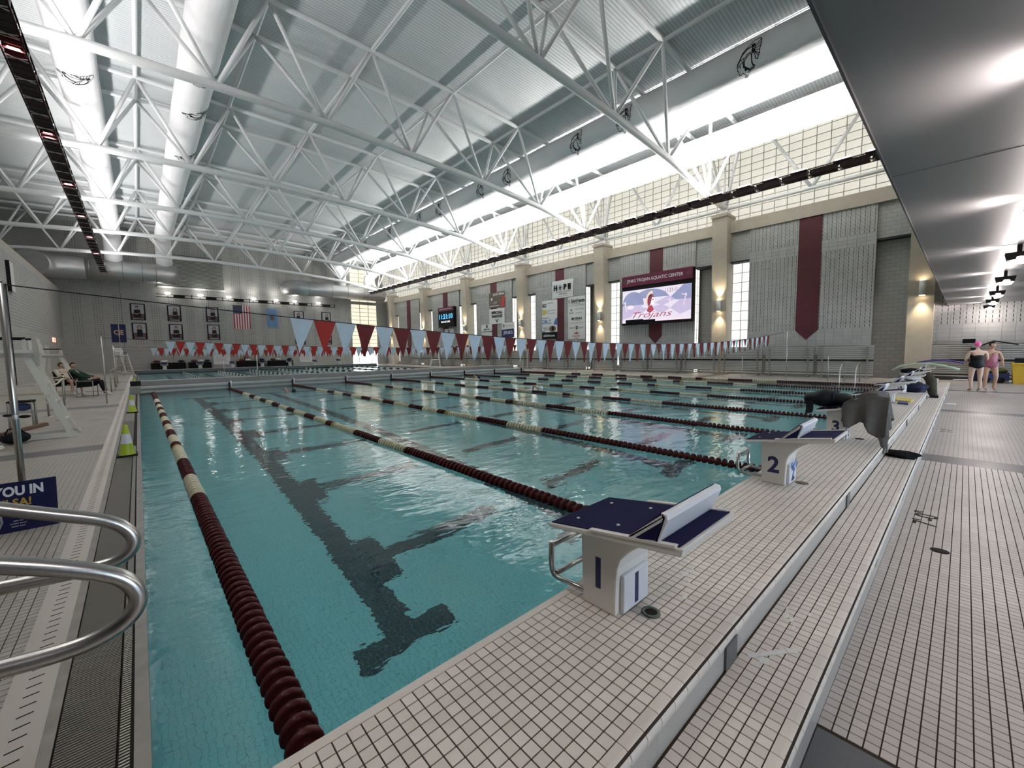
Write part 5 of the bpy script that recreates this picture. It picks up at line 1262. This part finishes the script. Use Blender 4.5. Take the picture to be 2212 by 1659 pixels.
MB().tube([(-1.0, 26.5, .95), (-.3, 26.45, .84), (-.12, 26.45, .70), (-.1, 26.45, .5)], .02, 8).build('bent_rail', 'stainless', rl)

# ------------------------------------------------------------------ people
def body(name, joints, edges, mats, parent, sub=2):
    """one continuous skinned figure"""
    me = bpy.data.meshes.new(name); ks = list(joints)
    off = WL[parent.name]
    me.from_pydata([tuple(Vector(joints[k][0])-off) for k in ks], [(ks.index(a), ks.index(b)) for a, b in edges], [])
    o = bpy.data.objects.new(name, me); COL.objects.link(o); o.parent = parent; WL[o.name] = off
    o.modifiers.new('skin', 'SKIN'); sk = me.skin_vertices[0].data
    for i, k in enumerate(ks):
        r = joints[k][1]; sk[i].radius = r if isinstance(r, tuple) else (r, r); sk[i].use_root = (i == 0)
    md = o.modifiers.new('sub', 'SUBSURF'); md.levels = sub; md.render_levels = sub
    me.materials.append(M_(mats)); o.modifiers['skin'].use_smooth_shade = True
    return o
LIMBS = [('pelvis', 'waist'), ('waist', 'chest'), ('chest', 'neck'), ('neck', 'head0'), ('chest', 'shL'), ('shL', 'elL'), ('elL', 'wrL'), ('chest', 'shR'), ('shR', 'elR'), ('elR', 'wrR'),
         ('pelvis', 'hipL'), ('hipL', 'knL'), ('knL', 'anL'), ('anL', 'toL'), ('pelvis', 'hipR'), ('hipR', 'knR'), ('knR', 'anR'), ('anR', 'toR')]
RAD = dict(pelvis=(.15, .12), waist=(.125, .10), chest=(.15, .11), neck=.05, head0=.05, shL=.065, elL=.045, wrL=.032, shR=.065, elR=.045, wrR=.032, hipL=.098, knL=.062, anL=.042, toL=.032, hipR=.098, knR=.062, anR=.042, toR=.032)
def hand(parent, w, d, skin, side=1):
    """palm and five fingers pointing along d from wrist w"""
    d = Vector(d).normalized(); w = Vector(w); u = d.cross(Vector((0, 0, 1)))
    u = u.normalized() if u.length > .1 else Vector((1, 0, 0)); n = u.cross(d)
    m_ = MB(); m_.tube([w-d*.01, w+d*.03, w+d*.085], [.026, .036, .033], 8)
    for k in range(4):
        b = w+d*.08+u*(.026-.0175*k)*side; L = (.062, .074, .07, .055)[k]
        m_.tube([b, b+d*L*.5, b+d*L*.85-n*.018, b+d*L*.95-n*.034], [.0092, .0088, .008, .006], 6)
    b = w+d*.03+u*.03*side; m_.tube([b, b+u*.03*side+d*.03, b+u*.034*side+d*.06], [.011, .0095, .007], 6)
    return m_.build('hand', skin, parent)
def face(parent, c, f, skin, hair=None, cap=None, s=1.0):
    c = Vector(c); f = Vector(f).normalized(); r = f.cross(Vector((0, 0, 1))).normalized()
    rot = Matrix((r, f, Vector((0, 0, 1)))).transposed()
    def loc(p): return c+rot @ (Vector(p)*s)
    h = MB()
    def sk(u, v):
        a, b = 2*PI*u, PI*v; x, y, z = math.cos(a)*math.sin(b), math.sin(a)*math.sin(b), math.cos(b)
        k = 1-.16*max(0, -z)*(1 if y > -.3 else .4)
        return loc((.076*x*k, .098*y*k+.004, .118*z))
    h.grid(sk, 20, 14); hd = h.build('head', skin, parent)
    MB().grid(lambda u, v: loc((.013*math.cos(2*PI*u)*math.sin(PI*v), .096+.022*math.sin(2*PI*u)*math.sin(PI*v), -.012+.026*math.cos(PI*v))), 8, 6).build('nose', skin, hd)
    for sx in (-1, 1):
        MB().grid(lambda u, v: loc((sx*.030+.011*math.cos(2*PI*u)*math.sin(PI*v), .088+.008*math.sin(2*PI*u)*math.sin(PI*v), .016+.007*math.cos(PI*v))), 8, 6).build('eye', 'photo_dark', hd)
        MB().grid(lambda u, v: loc((sx*.078+.008*math.cos(2*PI*u)*math.sin(PI*v), -.004+.018*math.sin(2*PI*u)*math.sin(PI*v), -.004+.03*math.cos(PI*v))), 8, 6).build('ear', skin, hd)
    MB().grid(lambda u, v: loc((.024*math.cos(2*PI*u)*math.sin(PI*v), .088+.008*math.sin(2*PI*u)*math.sin(PI*v), -.058+.006*math.cos(PI*v))), 8, 6).build('mouth', 'vinyl_red' if 0 else 'photo_maroon', hd)
    mt = cap or hair
    def hc(u, v):
        a, b = 2*PI*u, PI*.60*v; x, y, z = math.cos(a)*math.sin(b), math.sin(a)*math.sin(b), math.cos(b)
        lim = 1.07 if y < .3 or z > .45 else .99
        return loc((.080*x*lim, (.102*y*lim-.004), .120*z*1.04+.004))
    MB().grid(hc, 20, 10).build('swim_cap' if cap else 'hair', mt, parent)
def shell(name, parent, secs, mat, n=18):
    """clothing: stacked elliptical sections (centre, rx, ry, forward dir)"""
    m_ = MB()
    def f(u, v):
        t_ = v*(len(secs)-1); i = min(int(t_), len(secs)-2); k = t_-i
        (c0, a0, b0), (c1, a1, b1) = secs[i], secs[i+1]
        c = Vector(c0).lerp(Vector(c1), k); a = a0+(a1-a0)*k; b = b0+(b1-b0)*k
        an = 2*PI*u
        return c+RX_*a*math.cos(an)+RY_*b*math.sin(an)
    m_.grid(f, n, 3*(len(secs)-1)); return m_.build(name, mat, parent)
def stand(x, y, h, ang, label, skin, joints_mod, clothes, cap, facing=None):
    global RX_, RY_
    s = h/1.72; p = thing('person', (x, y, 0), label, 'person', 'swimmers on the deck')
    f = Vector((math.cos(ang), math.sin(ang), 0)); r = f.cross(Vector((0, 0, 1)))
    L = lambda a, b, c: Vector((x, y, 0))+(r*a+f*b+Vector((0, 0, c)))*s
    J = dict(pelvis=(0, 0, .93), waist=(0, -.01, 1.10), chest=(0, -.02, 1.30), neck=(0, .0, 1.46), head0=(0, .02, 1.54), shL=(-.19, -.02, 1.38), elL=(-.27, .02, 1.12), wrL=(-.22, .18, .98), shR=(.19, -.02, 1.38), elR=(.27, .02, 1.12), wrR=(.22, .18, .98),
             hipL=(-.10, 0, .86), knL=(-.11, .02, .49), anL=(-.11, -.02, .09), toL=(-.12, .16, .03), hipR=(.10, 0, .86), knR=(.11, .02, .49), anR=(.11, -.02, .09), toR=(.12, .16, .03))
    J.update(joints_mod)
    k_ = {k: (L(*v), tuple(q*s for q in RAD[k]) if isinstance(RAD[k], tuple) else RAD[k]*s) for k, v in J.items()}
    body('body', k_, LIMBS, skin, p)
    for sd, sg_ in (('L', -1), ('R', 1)): hand(p, k_['wr'+sd][0], k_['wr'+sd][0]-k_['el'+sd][0], skin, sg_)
    RX_, RY_ = r, f
    for nme, secs, mt in clothes: shell(nme, p, [(L(*c), a*s, b*s) for c, a, b in secs], mt)
    ff = f if facing is None else Vector(facing)
    face(p, L(0, .03, 1.62), ff, skin, cap=cap, s=s)
    return p
suit = [((0, 0, .80), .10, .10), ((0, 0, .86), .185, .15), ((0, 0, .95), .195, .155), ((0, -.01, 1.08), .165, .13), ((0, -.015, 1.20), .175, .135), ((0, .01, 1.27), .16, .12)]
stand(21.6, -.28, 1.72, R(20), 'person in a black swimsuit and pink cap standing with back turned', 'skin_pale', dict(wrR=(.18, .25, 1.02), wrL=(-.16, .26, 1.0)), [('swimsuit', suit, 'suit_black')], 'cap_pink')
stand(22.3, -.62, 1.70, R(200), 'person in a pink patterned swimsuit beside the pink cap', 'skin', dict(wrR=(.1, .3, 1.3), elR=(.26, .12, 1.15), knL=(-.11, .12, .50), anL=(-.11, .0, .09)), [('swimsuit', suit, 'suit_pink')], 'bag_black')
def seated(x, y, ang, label, top, bottom, skin, bare, hair='hair_dark', look_=None, lean_=.22):
    global RX_, RY_
    p = thing('person', (x, y, 0), label, 'person', 'people seated on the left deck')
    f = Vector((math.cos(ang), math.sin(ang), 0)); r = f.cross(Vector((0, 0, 1)))
    L = lambda a, b, c: Vector((x, y, 0))+r*a+f*b+Vector((0, 0, c))
    J = dict(pelvis=(0, -.05, .56), waist=(0, -.12, .74), chest=(0, -.12-lean_, .96), neck=(0, -.12-lean_*1.25, 1.13), head0=(0, -.12-lean_*1.2, 1.20), shL=(-.19, -.14-lean_, 1.05), elL=(-.28, .0, .82), wrL=(-.22, .22, .78), shR=(.19, -.14-lean_, 1.05), elR=(.28, 0, .82), wrR=(.22, .22, .78),
             hipL=(-.11, .0, .56), knL=(-.14, .42, .58), anL=(-.14, .52, .12), toL=(-.14, .68, .05), hipR=(.11, .0, .56), knR=(.14, .40, .66), anR=(.12, .55, .22) if not bare else (.14, .46, .12), toR=(.12, .70, .16) if not bare else (.14, .62, .05))
    k_ = {k: (L(*v), RAD[k]) for k, v in J.items()}
    body('body', k_, LIMBS, skin, p)
    for sd, sg_ in (('L', -1), ('R', 1)): hand(p, k_['wr'+sd][0], k_['wr'+sd][0]-k_['el'+sd][0], skin, sg_)
    RX_, RY_ = r, f
    shell('shirt', p, [(L(0, -.05, .55), .18, .15), (L(0, -.12, .76), .17, .14), (L(0, -.12-lean_, .97), .20, .145), (L(0, -.12-lean_*1.15, 1.07), .19, .12), (L(0, -.12-lean_*1.25, 1.13), .075, .07)], top)
    for sx, s_ in ((-1, 'L'), (1, 'R')):
        MB().tube([k_['sh'+s_][0], k_['el'+s_][0], k_['el'+s_][0].lerp(k_['wr'+s_][0], .8 if not bare else .1)], [.078, .06, .05], 12).build('sleeve', top, p)
        kn, hp, an = k_['kn'+s_][0], k_['hip'+s_][0], k_['an'+s_][0]
        if bare: MB().tube([hp-(kn-hp)*.3, hp, hp.lerp(kn, .6)], [.12, .115, .10], 12).build('shorts_leg', bottom, p)
        else: MB().tube([hp-(kn-hp)*.3, hp, kn, kn.lerp(an, .5), an], [.12, .115, .085, .075, .07], 12).build('trouser_leg', bottom, p)
        to = k_['to'+s_][0]; MB().tube([an-(to-an)*.25, an.lerp(to, .4)-Vector((0, 0, .02)), to], [.05, .052, .04], 10).build('shoe', 'shoe_white', p)
    face(p, L(0, -.10-lean_*1.2, 1.28), look_ if look_ else f, skin, hair=hair)
    return p
def director_chair(x, y, ang, label):
    c = thing('camp_chair', (x, y, 0), label, 'chair', 'camp chairs on the left deck')
    f = Vector((math.cos(ang), math.sin(ang), 0)); r = f.cross(Vector((0, 0, 1)))
    L = lambda a, b, z: Vector((x, y, 0))+r*a+f*b+Vector((0, 0, z))
    for s in (-1, 1):
        for b in (-.24, .24): MB().tube([L(s*.29, b, 0), L(s*.29, b, .62)], .014, 8).build('leg', 'galvanised', c)
        MB().tube([L(s*.29, -.26, .64), L(s*.29, .26, .64)], .016, 8).build('armrest', 'galvanised', c); MB().tube([L(s*.29, -.26, .02), L(s*.29, .26, .02)], .014, 8).build('foot_bar', 'galvanised', c)
        MB().tube([L(s*.29, -.26, .6), L(s*.29, -.42, 1.02)], .014, 8).build('back_post', 'galvanised', c)
        MB().box(0, 0, 0, 0, 0, 0) if 0 else None
        MB().add([L(s*.292, -.25, .38), L(s*.292, .25, .42), L(s*.292, .25, .62), L(s*.292, -.25, .62), L(s*.298, -.25, .38), L(s*.298, .25, .42), L(s*.298, .25, .62), L(s*.298, -.25, .62)], [(0, 1, 2, 3), (7, 6, 5, 4), (0, 4, 5, 1), (2, 6, 7, 3)]).build('side_pocket', 'fabric_black', c)
    MB().add([L(-.28, -.24, .40), L(.28, -.24, .40), L(.28, .25, .43), L(-.28, .25, .43), L(-.28, -.24, .42), L(.28, -.24, .42), L(.28, .25, .45), L(-.28, .25, .45)], [(3, 2, 1, 0), (4, 5, 6, 7), (0, 1, 5, 4), (1, 2, 6, 5), (2, 3, 7, 6), (3, 0, 4, 7)]).build('seat', 'fabric_black', c)
    MB().add([L(-.28, -.34, .72), L(.28, -.34, .72), L(.28, -.43, 1.02), L(-.28, -.43, 1.02), L(-.28, -.37, .72), L(.28, -.37, .72), L(.28, -.46, 1.02), L(-.28, -.46, 1.02)], [(0, 1, 2, 3), (7, 6, 5, 4), (0, 4, 5, 1), (2, 6, 7, 3), (1, 5, 6, 2), (3, 7, 4, 0)]).build('backrest', 'fabric_black', c)
director_chair(-1.62, 24.2, R(-10), 'black camp chair with steel arms on the left deck')
seated(-1.62, 24.2, R(-10), 'person in dark green top and black trousers reclining in the camp chair', 'shirt_green', 'trousers_black', 'skin', False, look_=(.4, -1, 0))
director_chair(-2.25, 25.6, R(-55), 'black camp chair half hidden behind the reclining person')
seated(-2.25, 25.6, R(-55), 'person in black shorts and white shoes behind the reclining person', 'shirt_pale', 'suit_black', 'skin', True)

# ------------------------------------------------------------------ right deck and start platform gear
ld_ = thing('pool_ladder', (23.7, 3.5, 0), 'stainless pool ladder rails at the right pool edge', 'ladder')
for y in (3.2, 3.75):
    MB().tube([(24.35, y, 0), (24.35, y, .55), (24.25, y, .78), (24.05, y, .88), (23.6, y, .80), (23.3, y, .55), (23.15, y, 0), (23.15, y, -.9)], .024, 10).build('rail', 'stainless', ld_)
for z in (-.25, -.55, -.85): MB().box(23.1, 23.22, 3.2, 3.75, z-.015, z+.015).build('tread', 'stainless', ld_)
yb_ = thing('yellow_bin', (26.9, -1.75, 0), 'yellow plastic bin at the right edge of the deck', 'bin')
MB().prism([(-2.12, 0), (-1.38, 0), (-1.32, .80), (-2.18, .80)], 26.55, 27.25, 'X').build('tub', 'bin_yellow', yb_); MB().box(26.5, 27.3, -2.2, -1.3, .78, .86).build('rim', 'bin_yellow', yb_)
MB().box(26.6, 27.2, -2.1, -1.4, .86, 1.05).build('contents', 'bag_black', yb_)
ct = thing('equipment_cart', (27.6, -.9, 0), 'dark blue equipment cart with wheels beside the yellow bin', 'cart')
MB().box(26.8, 27.5, -1.28, -.45, .10, .42).build('body', 'foam_blue', ct)
for y in (-1.05, -.65): MB().lathe([(.001, -.03), (.11, -.03), (.12, 0), (.11, .03), (.001, .03)], (26.77, y, .13), 16, 'X').build('wheel', 'bag_black', ct)
MB().ball((27.15, -.9, .50), .33, .36, .12).build('coiled_hose', 'hose_green', ct)
tr = thing('wheelchair_lift', (27.75, -.35, 0), 'tilted pale board on dark equipment behind the swimmers', 'pool lift')
MB().bar((27.75, -.40, 1.0), (27.75, -1.15, 1.65), .10, .26, (1, 0, 0)).build('board', 'galvanised', tr); MB().box(27.65, 27.9, -.42, -.15, 0, 1.5).build('mast', 'bag_navy', tr)
MB().tube([(27.78, -.3, 1.5), (27.75, -.8, 1.78), (27.78, -1.5, 1.62)], .03, 8).build('arm', 'black_metal', tr)
# bag and towel on block three
LCX = LC[2]
bg = thing('sports_bag', (LCX, 1.3, .76), 'bulky black sports bag lying across block three', 'bag')
def bagf(u, v):
    a, b = 2*PI*u, PI*v
    k = 1+.10*math.sin(2*a+1)*math.sin(3*b)+.16*math.sin(5*b+.5)*math.sin(b)
    return Vector((LCX+.22*k*math.cos(a)*math.sin(b)**.6, 1.32+.27*math.cos(b)*1.0, max(.757, .86+.115*k*math.sin(a)*math.sin(b)**.6)))
MB().grid(bagf, 26, 20).build('body', 'bag_black', bg)
for y in (1.22, 1.36): MB().tube([(LCX+.2*math.cos(a), y, .86+.13*math.sin(a)) for a in [i*PI/8 for i in range(9)]], .010, 6).build('strap', 'bag_navy', bg)
MB().grid(lambda u, v: (LCX-.26+.05*math.sin(3*v), 1.44+.09*u, .86-.19*v-.03*u), 4, 8).build('strap_end', 'bag_black', bg)
tw = thing('towel', (LCX, .85, .85), 'grey towel draped over the back of block three', 'towel')
def towf(u, v):
    # u across x (-.30...30), v from front over the wedge and down the back
    x = LCX+(u-.5)*.62
    s = v*1.0
    fold = .02*math.sin(u*17+v*3)*min(1, v*2)
    if v < .42:
        k = v/.42; y = 1.10-.38*k; z = .835+.155*math.sin(k*PI*.62)
    else:
        k = (v-.42)/.58; y = .72-.07*k+fold*1.6; z = .98-(.46+.10*math.sin(u*5.5+.6))*k
    side = abs(u-.5)*2
    drop = max(0, side-.84)*1.6
    return Vector((x*1.0, y+fold*.5, z+fold*.4-drop))
MB().grid(towf, 34, 26).build('cloth', 'towel_grey', tw)
HEM = [.53, .515, .60, .585, .47, .395, .45]
def sidef(u, v):
    y = 1.10-.48*u; top = .835+.155*math.sin(min(1, u/.85)*PI*.62)-.03
    i = min(int(u*6), 5); hem = HEM[i]+(HEM[i+1]-HEM[i])*(u*6-i)
    return Vector((LCX-.31-.05*math.sin(u*13)*v-.025*v, y+.06*v*(u-.6)+.02*math.sin(12*u)*v, top+(hem-top)*v))
MB().grid(sidef, 30, 12).build('hanging_side', 'towel_grey', tw)
MB().grid(lambda u, v: Vector((LCX+.10+.22*u, .70-.05*v-.01*math.sin(9*u), .965-.40*v)), 8, 8).build('pale_side', 'towel_edge', tw)
for o in (tw, ):
    for ch in o.children:
        md = ch.modifiers.new('thick', 'SOLIDIFY'); md.thickness = .012
cp = blob('cap', (7.33, .50, .185), (.11, .15, .055), 'fabric_black', 'black cap lying on the lower step by a dark floor band', 'cap', seed=2, amp=.22, flatten=.151)
kb = thing('kickboard', (13.35, 1.2, .3), 'yellow kickboard lying on the platform behind the towel', 'kickboard')
MB().prism([(13.2, .80), (13.6, .78), (14.0, .95), (13.95, 1.12), (13.6, 1.15), (13.25, 1.02)], .303, .335, 'Z').build('foam', 'foam_yellow', kb)
q = MB().prism([(12.6, .80), (13.1, .85), (13.15, 1.0), (12.65, .98)], .302, .33, 'Z').build('kickboard', 'foam_blue'); tag(q, 'blue kickboard lying by the yellow kickboard', 'kickboard')
blob('clothes_pile', (16.35, .93, .42), (.26, .26, .17), 'bag_navy', 'dark navy heap of clothes on the platform', 'clothes', seed=5, amp=.2, flatten=.301)
bo = thing('camouflage_bag', (16.9, .62, .15), 'camouflage bag hanging off the back of block six', 'bag')
MB().tube([(16.75, .74, .80), (16.7, .62, .62), (16.6, .60, .42), (16.55, .56, .24), (16.55, .50, .18)], [.10, .12, .11, .09, .05], 14).build('body', 'camo', bo); MB().box(16.4, 16.7, .45, .62, .151, .21).build('pouch', 'bag_black', bo)
q = MB().prism([(16.2, .12), (16.45, .10), (16.5, .22), (16.4, .30), (16.22, .28)], .001, .02, 'Z').build('sandal', 'paper'); tag(q, 'white sandal lying on the deck below the step', 'sandal')
def noodle(pts, mt, label):
    q = MB().tube(pts, .035, 10).build('pool_noodle', mt); tag(q, label, 'pool noodle', 'noodles on the blocks')
noodle([(18.6, 1.62+.0, .80)]+[(18.6+.02*i, 1.62-.19*i, .84+.20*math.sin(PI*(i+.7)/9)) for i in range(1, 9)], 'noodle_green', 'pale green foam noodle bent over the far blocks')
noodle([(21.4, 1.2-.17*i, .95+.14*math.sin(PI*(i+.5)/8)) for i in range(8)], 'noodle_purple', 'purple foam noodle behind the green one')
blob('swim_bag', (18.6, 1.15, .80), (.2, .25, .09), 'bag_black', 'black swim bag lying on block seven', 'bag', seed=8, amp=.2, flatten=.74)
blob('shirt', (13.0, .80, .862), (.16, .12, .05), 'towel_edge', 'pale folded shirt on the back of block five', 'shirt', seed=9, amp=.15, flatten=.80)
# swimmers in the water
for i, (x, y, c, l) in enumerate(((12.9, 12.5, 'paper', 'swimmer with white cap in the middle lanes'), (5.0, 20.0, 'skin', 'swimmer far down the third lane'), (16.0, 20.9, 'skin_pale', 'splashing swimmer close to the bulkhead'))):
    p_ = thing('person', (x, y, WZ), l, 'person', 'swimmers in the water')
    J = dict(pelvis=((x, y+.75, WZ-.16), (.13, .09)), waist=((x, y+.5, WZ-.12), (.12, .09)), chest=((x, y+.25, WZ-.10), (.14, .10)), neck=((x, y+.05, WZ-.06), .05), head0=((x, y-.05, WZ-.03), .055), shL=((x-.18, y+.18, WZ-.06), .06), elL=((x-.30, y+.0, WZ+.16), .045), wrL=((x-.28, y-.25, WZ+.02), .03), shR=((x+.18, y+.2, WZ-.1), .06), elR=((x+.25, y-.1, WZ-.2), .045), wrR=((x+.22, y-.4, WZ-.2), .03),
             hipL=((x-.1, y+.85, WZ-.18), .09), knL=((x-.1, y+1.25, WZ-.2), .06), anL=((x-.1, y+1.65, WZ-.18), .04), toL=((x-.1, y+1.85, WZ-.18), .03), hipR=((x+.1, y+.85, WZ-.18), .09), knR=((x+.1, y+1.25, WZ-.26), .06), anR=((x+.1, y+1.65, WZ-.3), .04), toR=((x+.1, y+1.85, WZ-.3), .03))
    body('body', {k: (Vector(v[0]), v[1]) for k, v in J.items()}, LIMBS, 'skin', p_); hand(p_, J['wrL'][0], (0, -1, -.4), 'skin', -1)
    MB().ball((x, y-.14, WZ+.03), .085, .10, .09).build('swim_cap', 'paper' if c == 'paper' else 'bag_navy', p_)
# exit signs, left wall fittings
ex = thing('exit_sign', (-5.38, 52, 2.6), 'small red exit sign on the left wall', 'exit sign')
MB().box(-5.39, -5.33, 53.2, 54.6, 3.0, 3.35).build('housing', 'exit_red', ex); text_mb(MB(), 'EXIT', .2, (-5.325, 53.9, 3.17), (Vector((0, 1, 0)), Vector((0, 0, 1)), Vector((1, 0, 0))), width=.8, height=.22, bold=.01).build('lettering', 'paper', ex)
sc_ = thing('wall_speaker', (-5.3, 38.5, 6), 'tall white panel lamp high on the left wall', 'wall lamp')
MB().box(-5.4, -5.25, 38.0, 39.0, 5.6, 7.3).build('body', 'paint_white', sc_); MB().box(-5.4, -5.24, 37.95, 38.0, 5.55, 7.35).build('side_frame', 'black_metal', sc_)
db = thing('door_2', (-5.3, 48, 0), 'pale double door in the left wall beyond the chairs', None, kind='structure')
MB().box(-5.4, -5.34, 45.5, 50.5, 0, 2.6).build('leaf', 'door_grey', db); MB().box(-5.41, -5.33, 47.97, 48.03, 0, 2.6).build('joint', 'steel_dark', db)
bd = struct(MB().box(-5.4, -5.38, .4, FY-.02, 0, 3.4), 'baseboard_left', 'block_x', 'lighter painted lower band of the left wall')

# blue tape scribble on the back plate of block two
for k, (a, b_, c_, d_) in enumerate(((-.10, .17, -.06, .22), (-.05, .14, .0, .20), (.02, .18, .07, .235), (.07, .15, .11, .20), (-.02, .10, .03, .145))):
    q = flat(MB(), [(a, b_), (c_, d_), (c_+.03, d_-.012), (a+.03, b_-.012)], (LC[1], PY0-.3535, .30), FACE_F, d=.001)
    blk = [o for o in bpy.data.objects if o.name == 'starting_block.001'][0]
    q.build('blue_tape', 'vinyl_blue', blk)
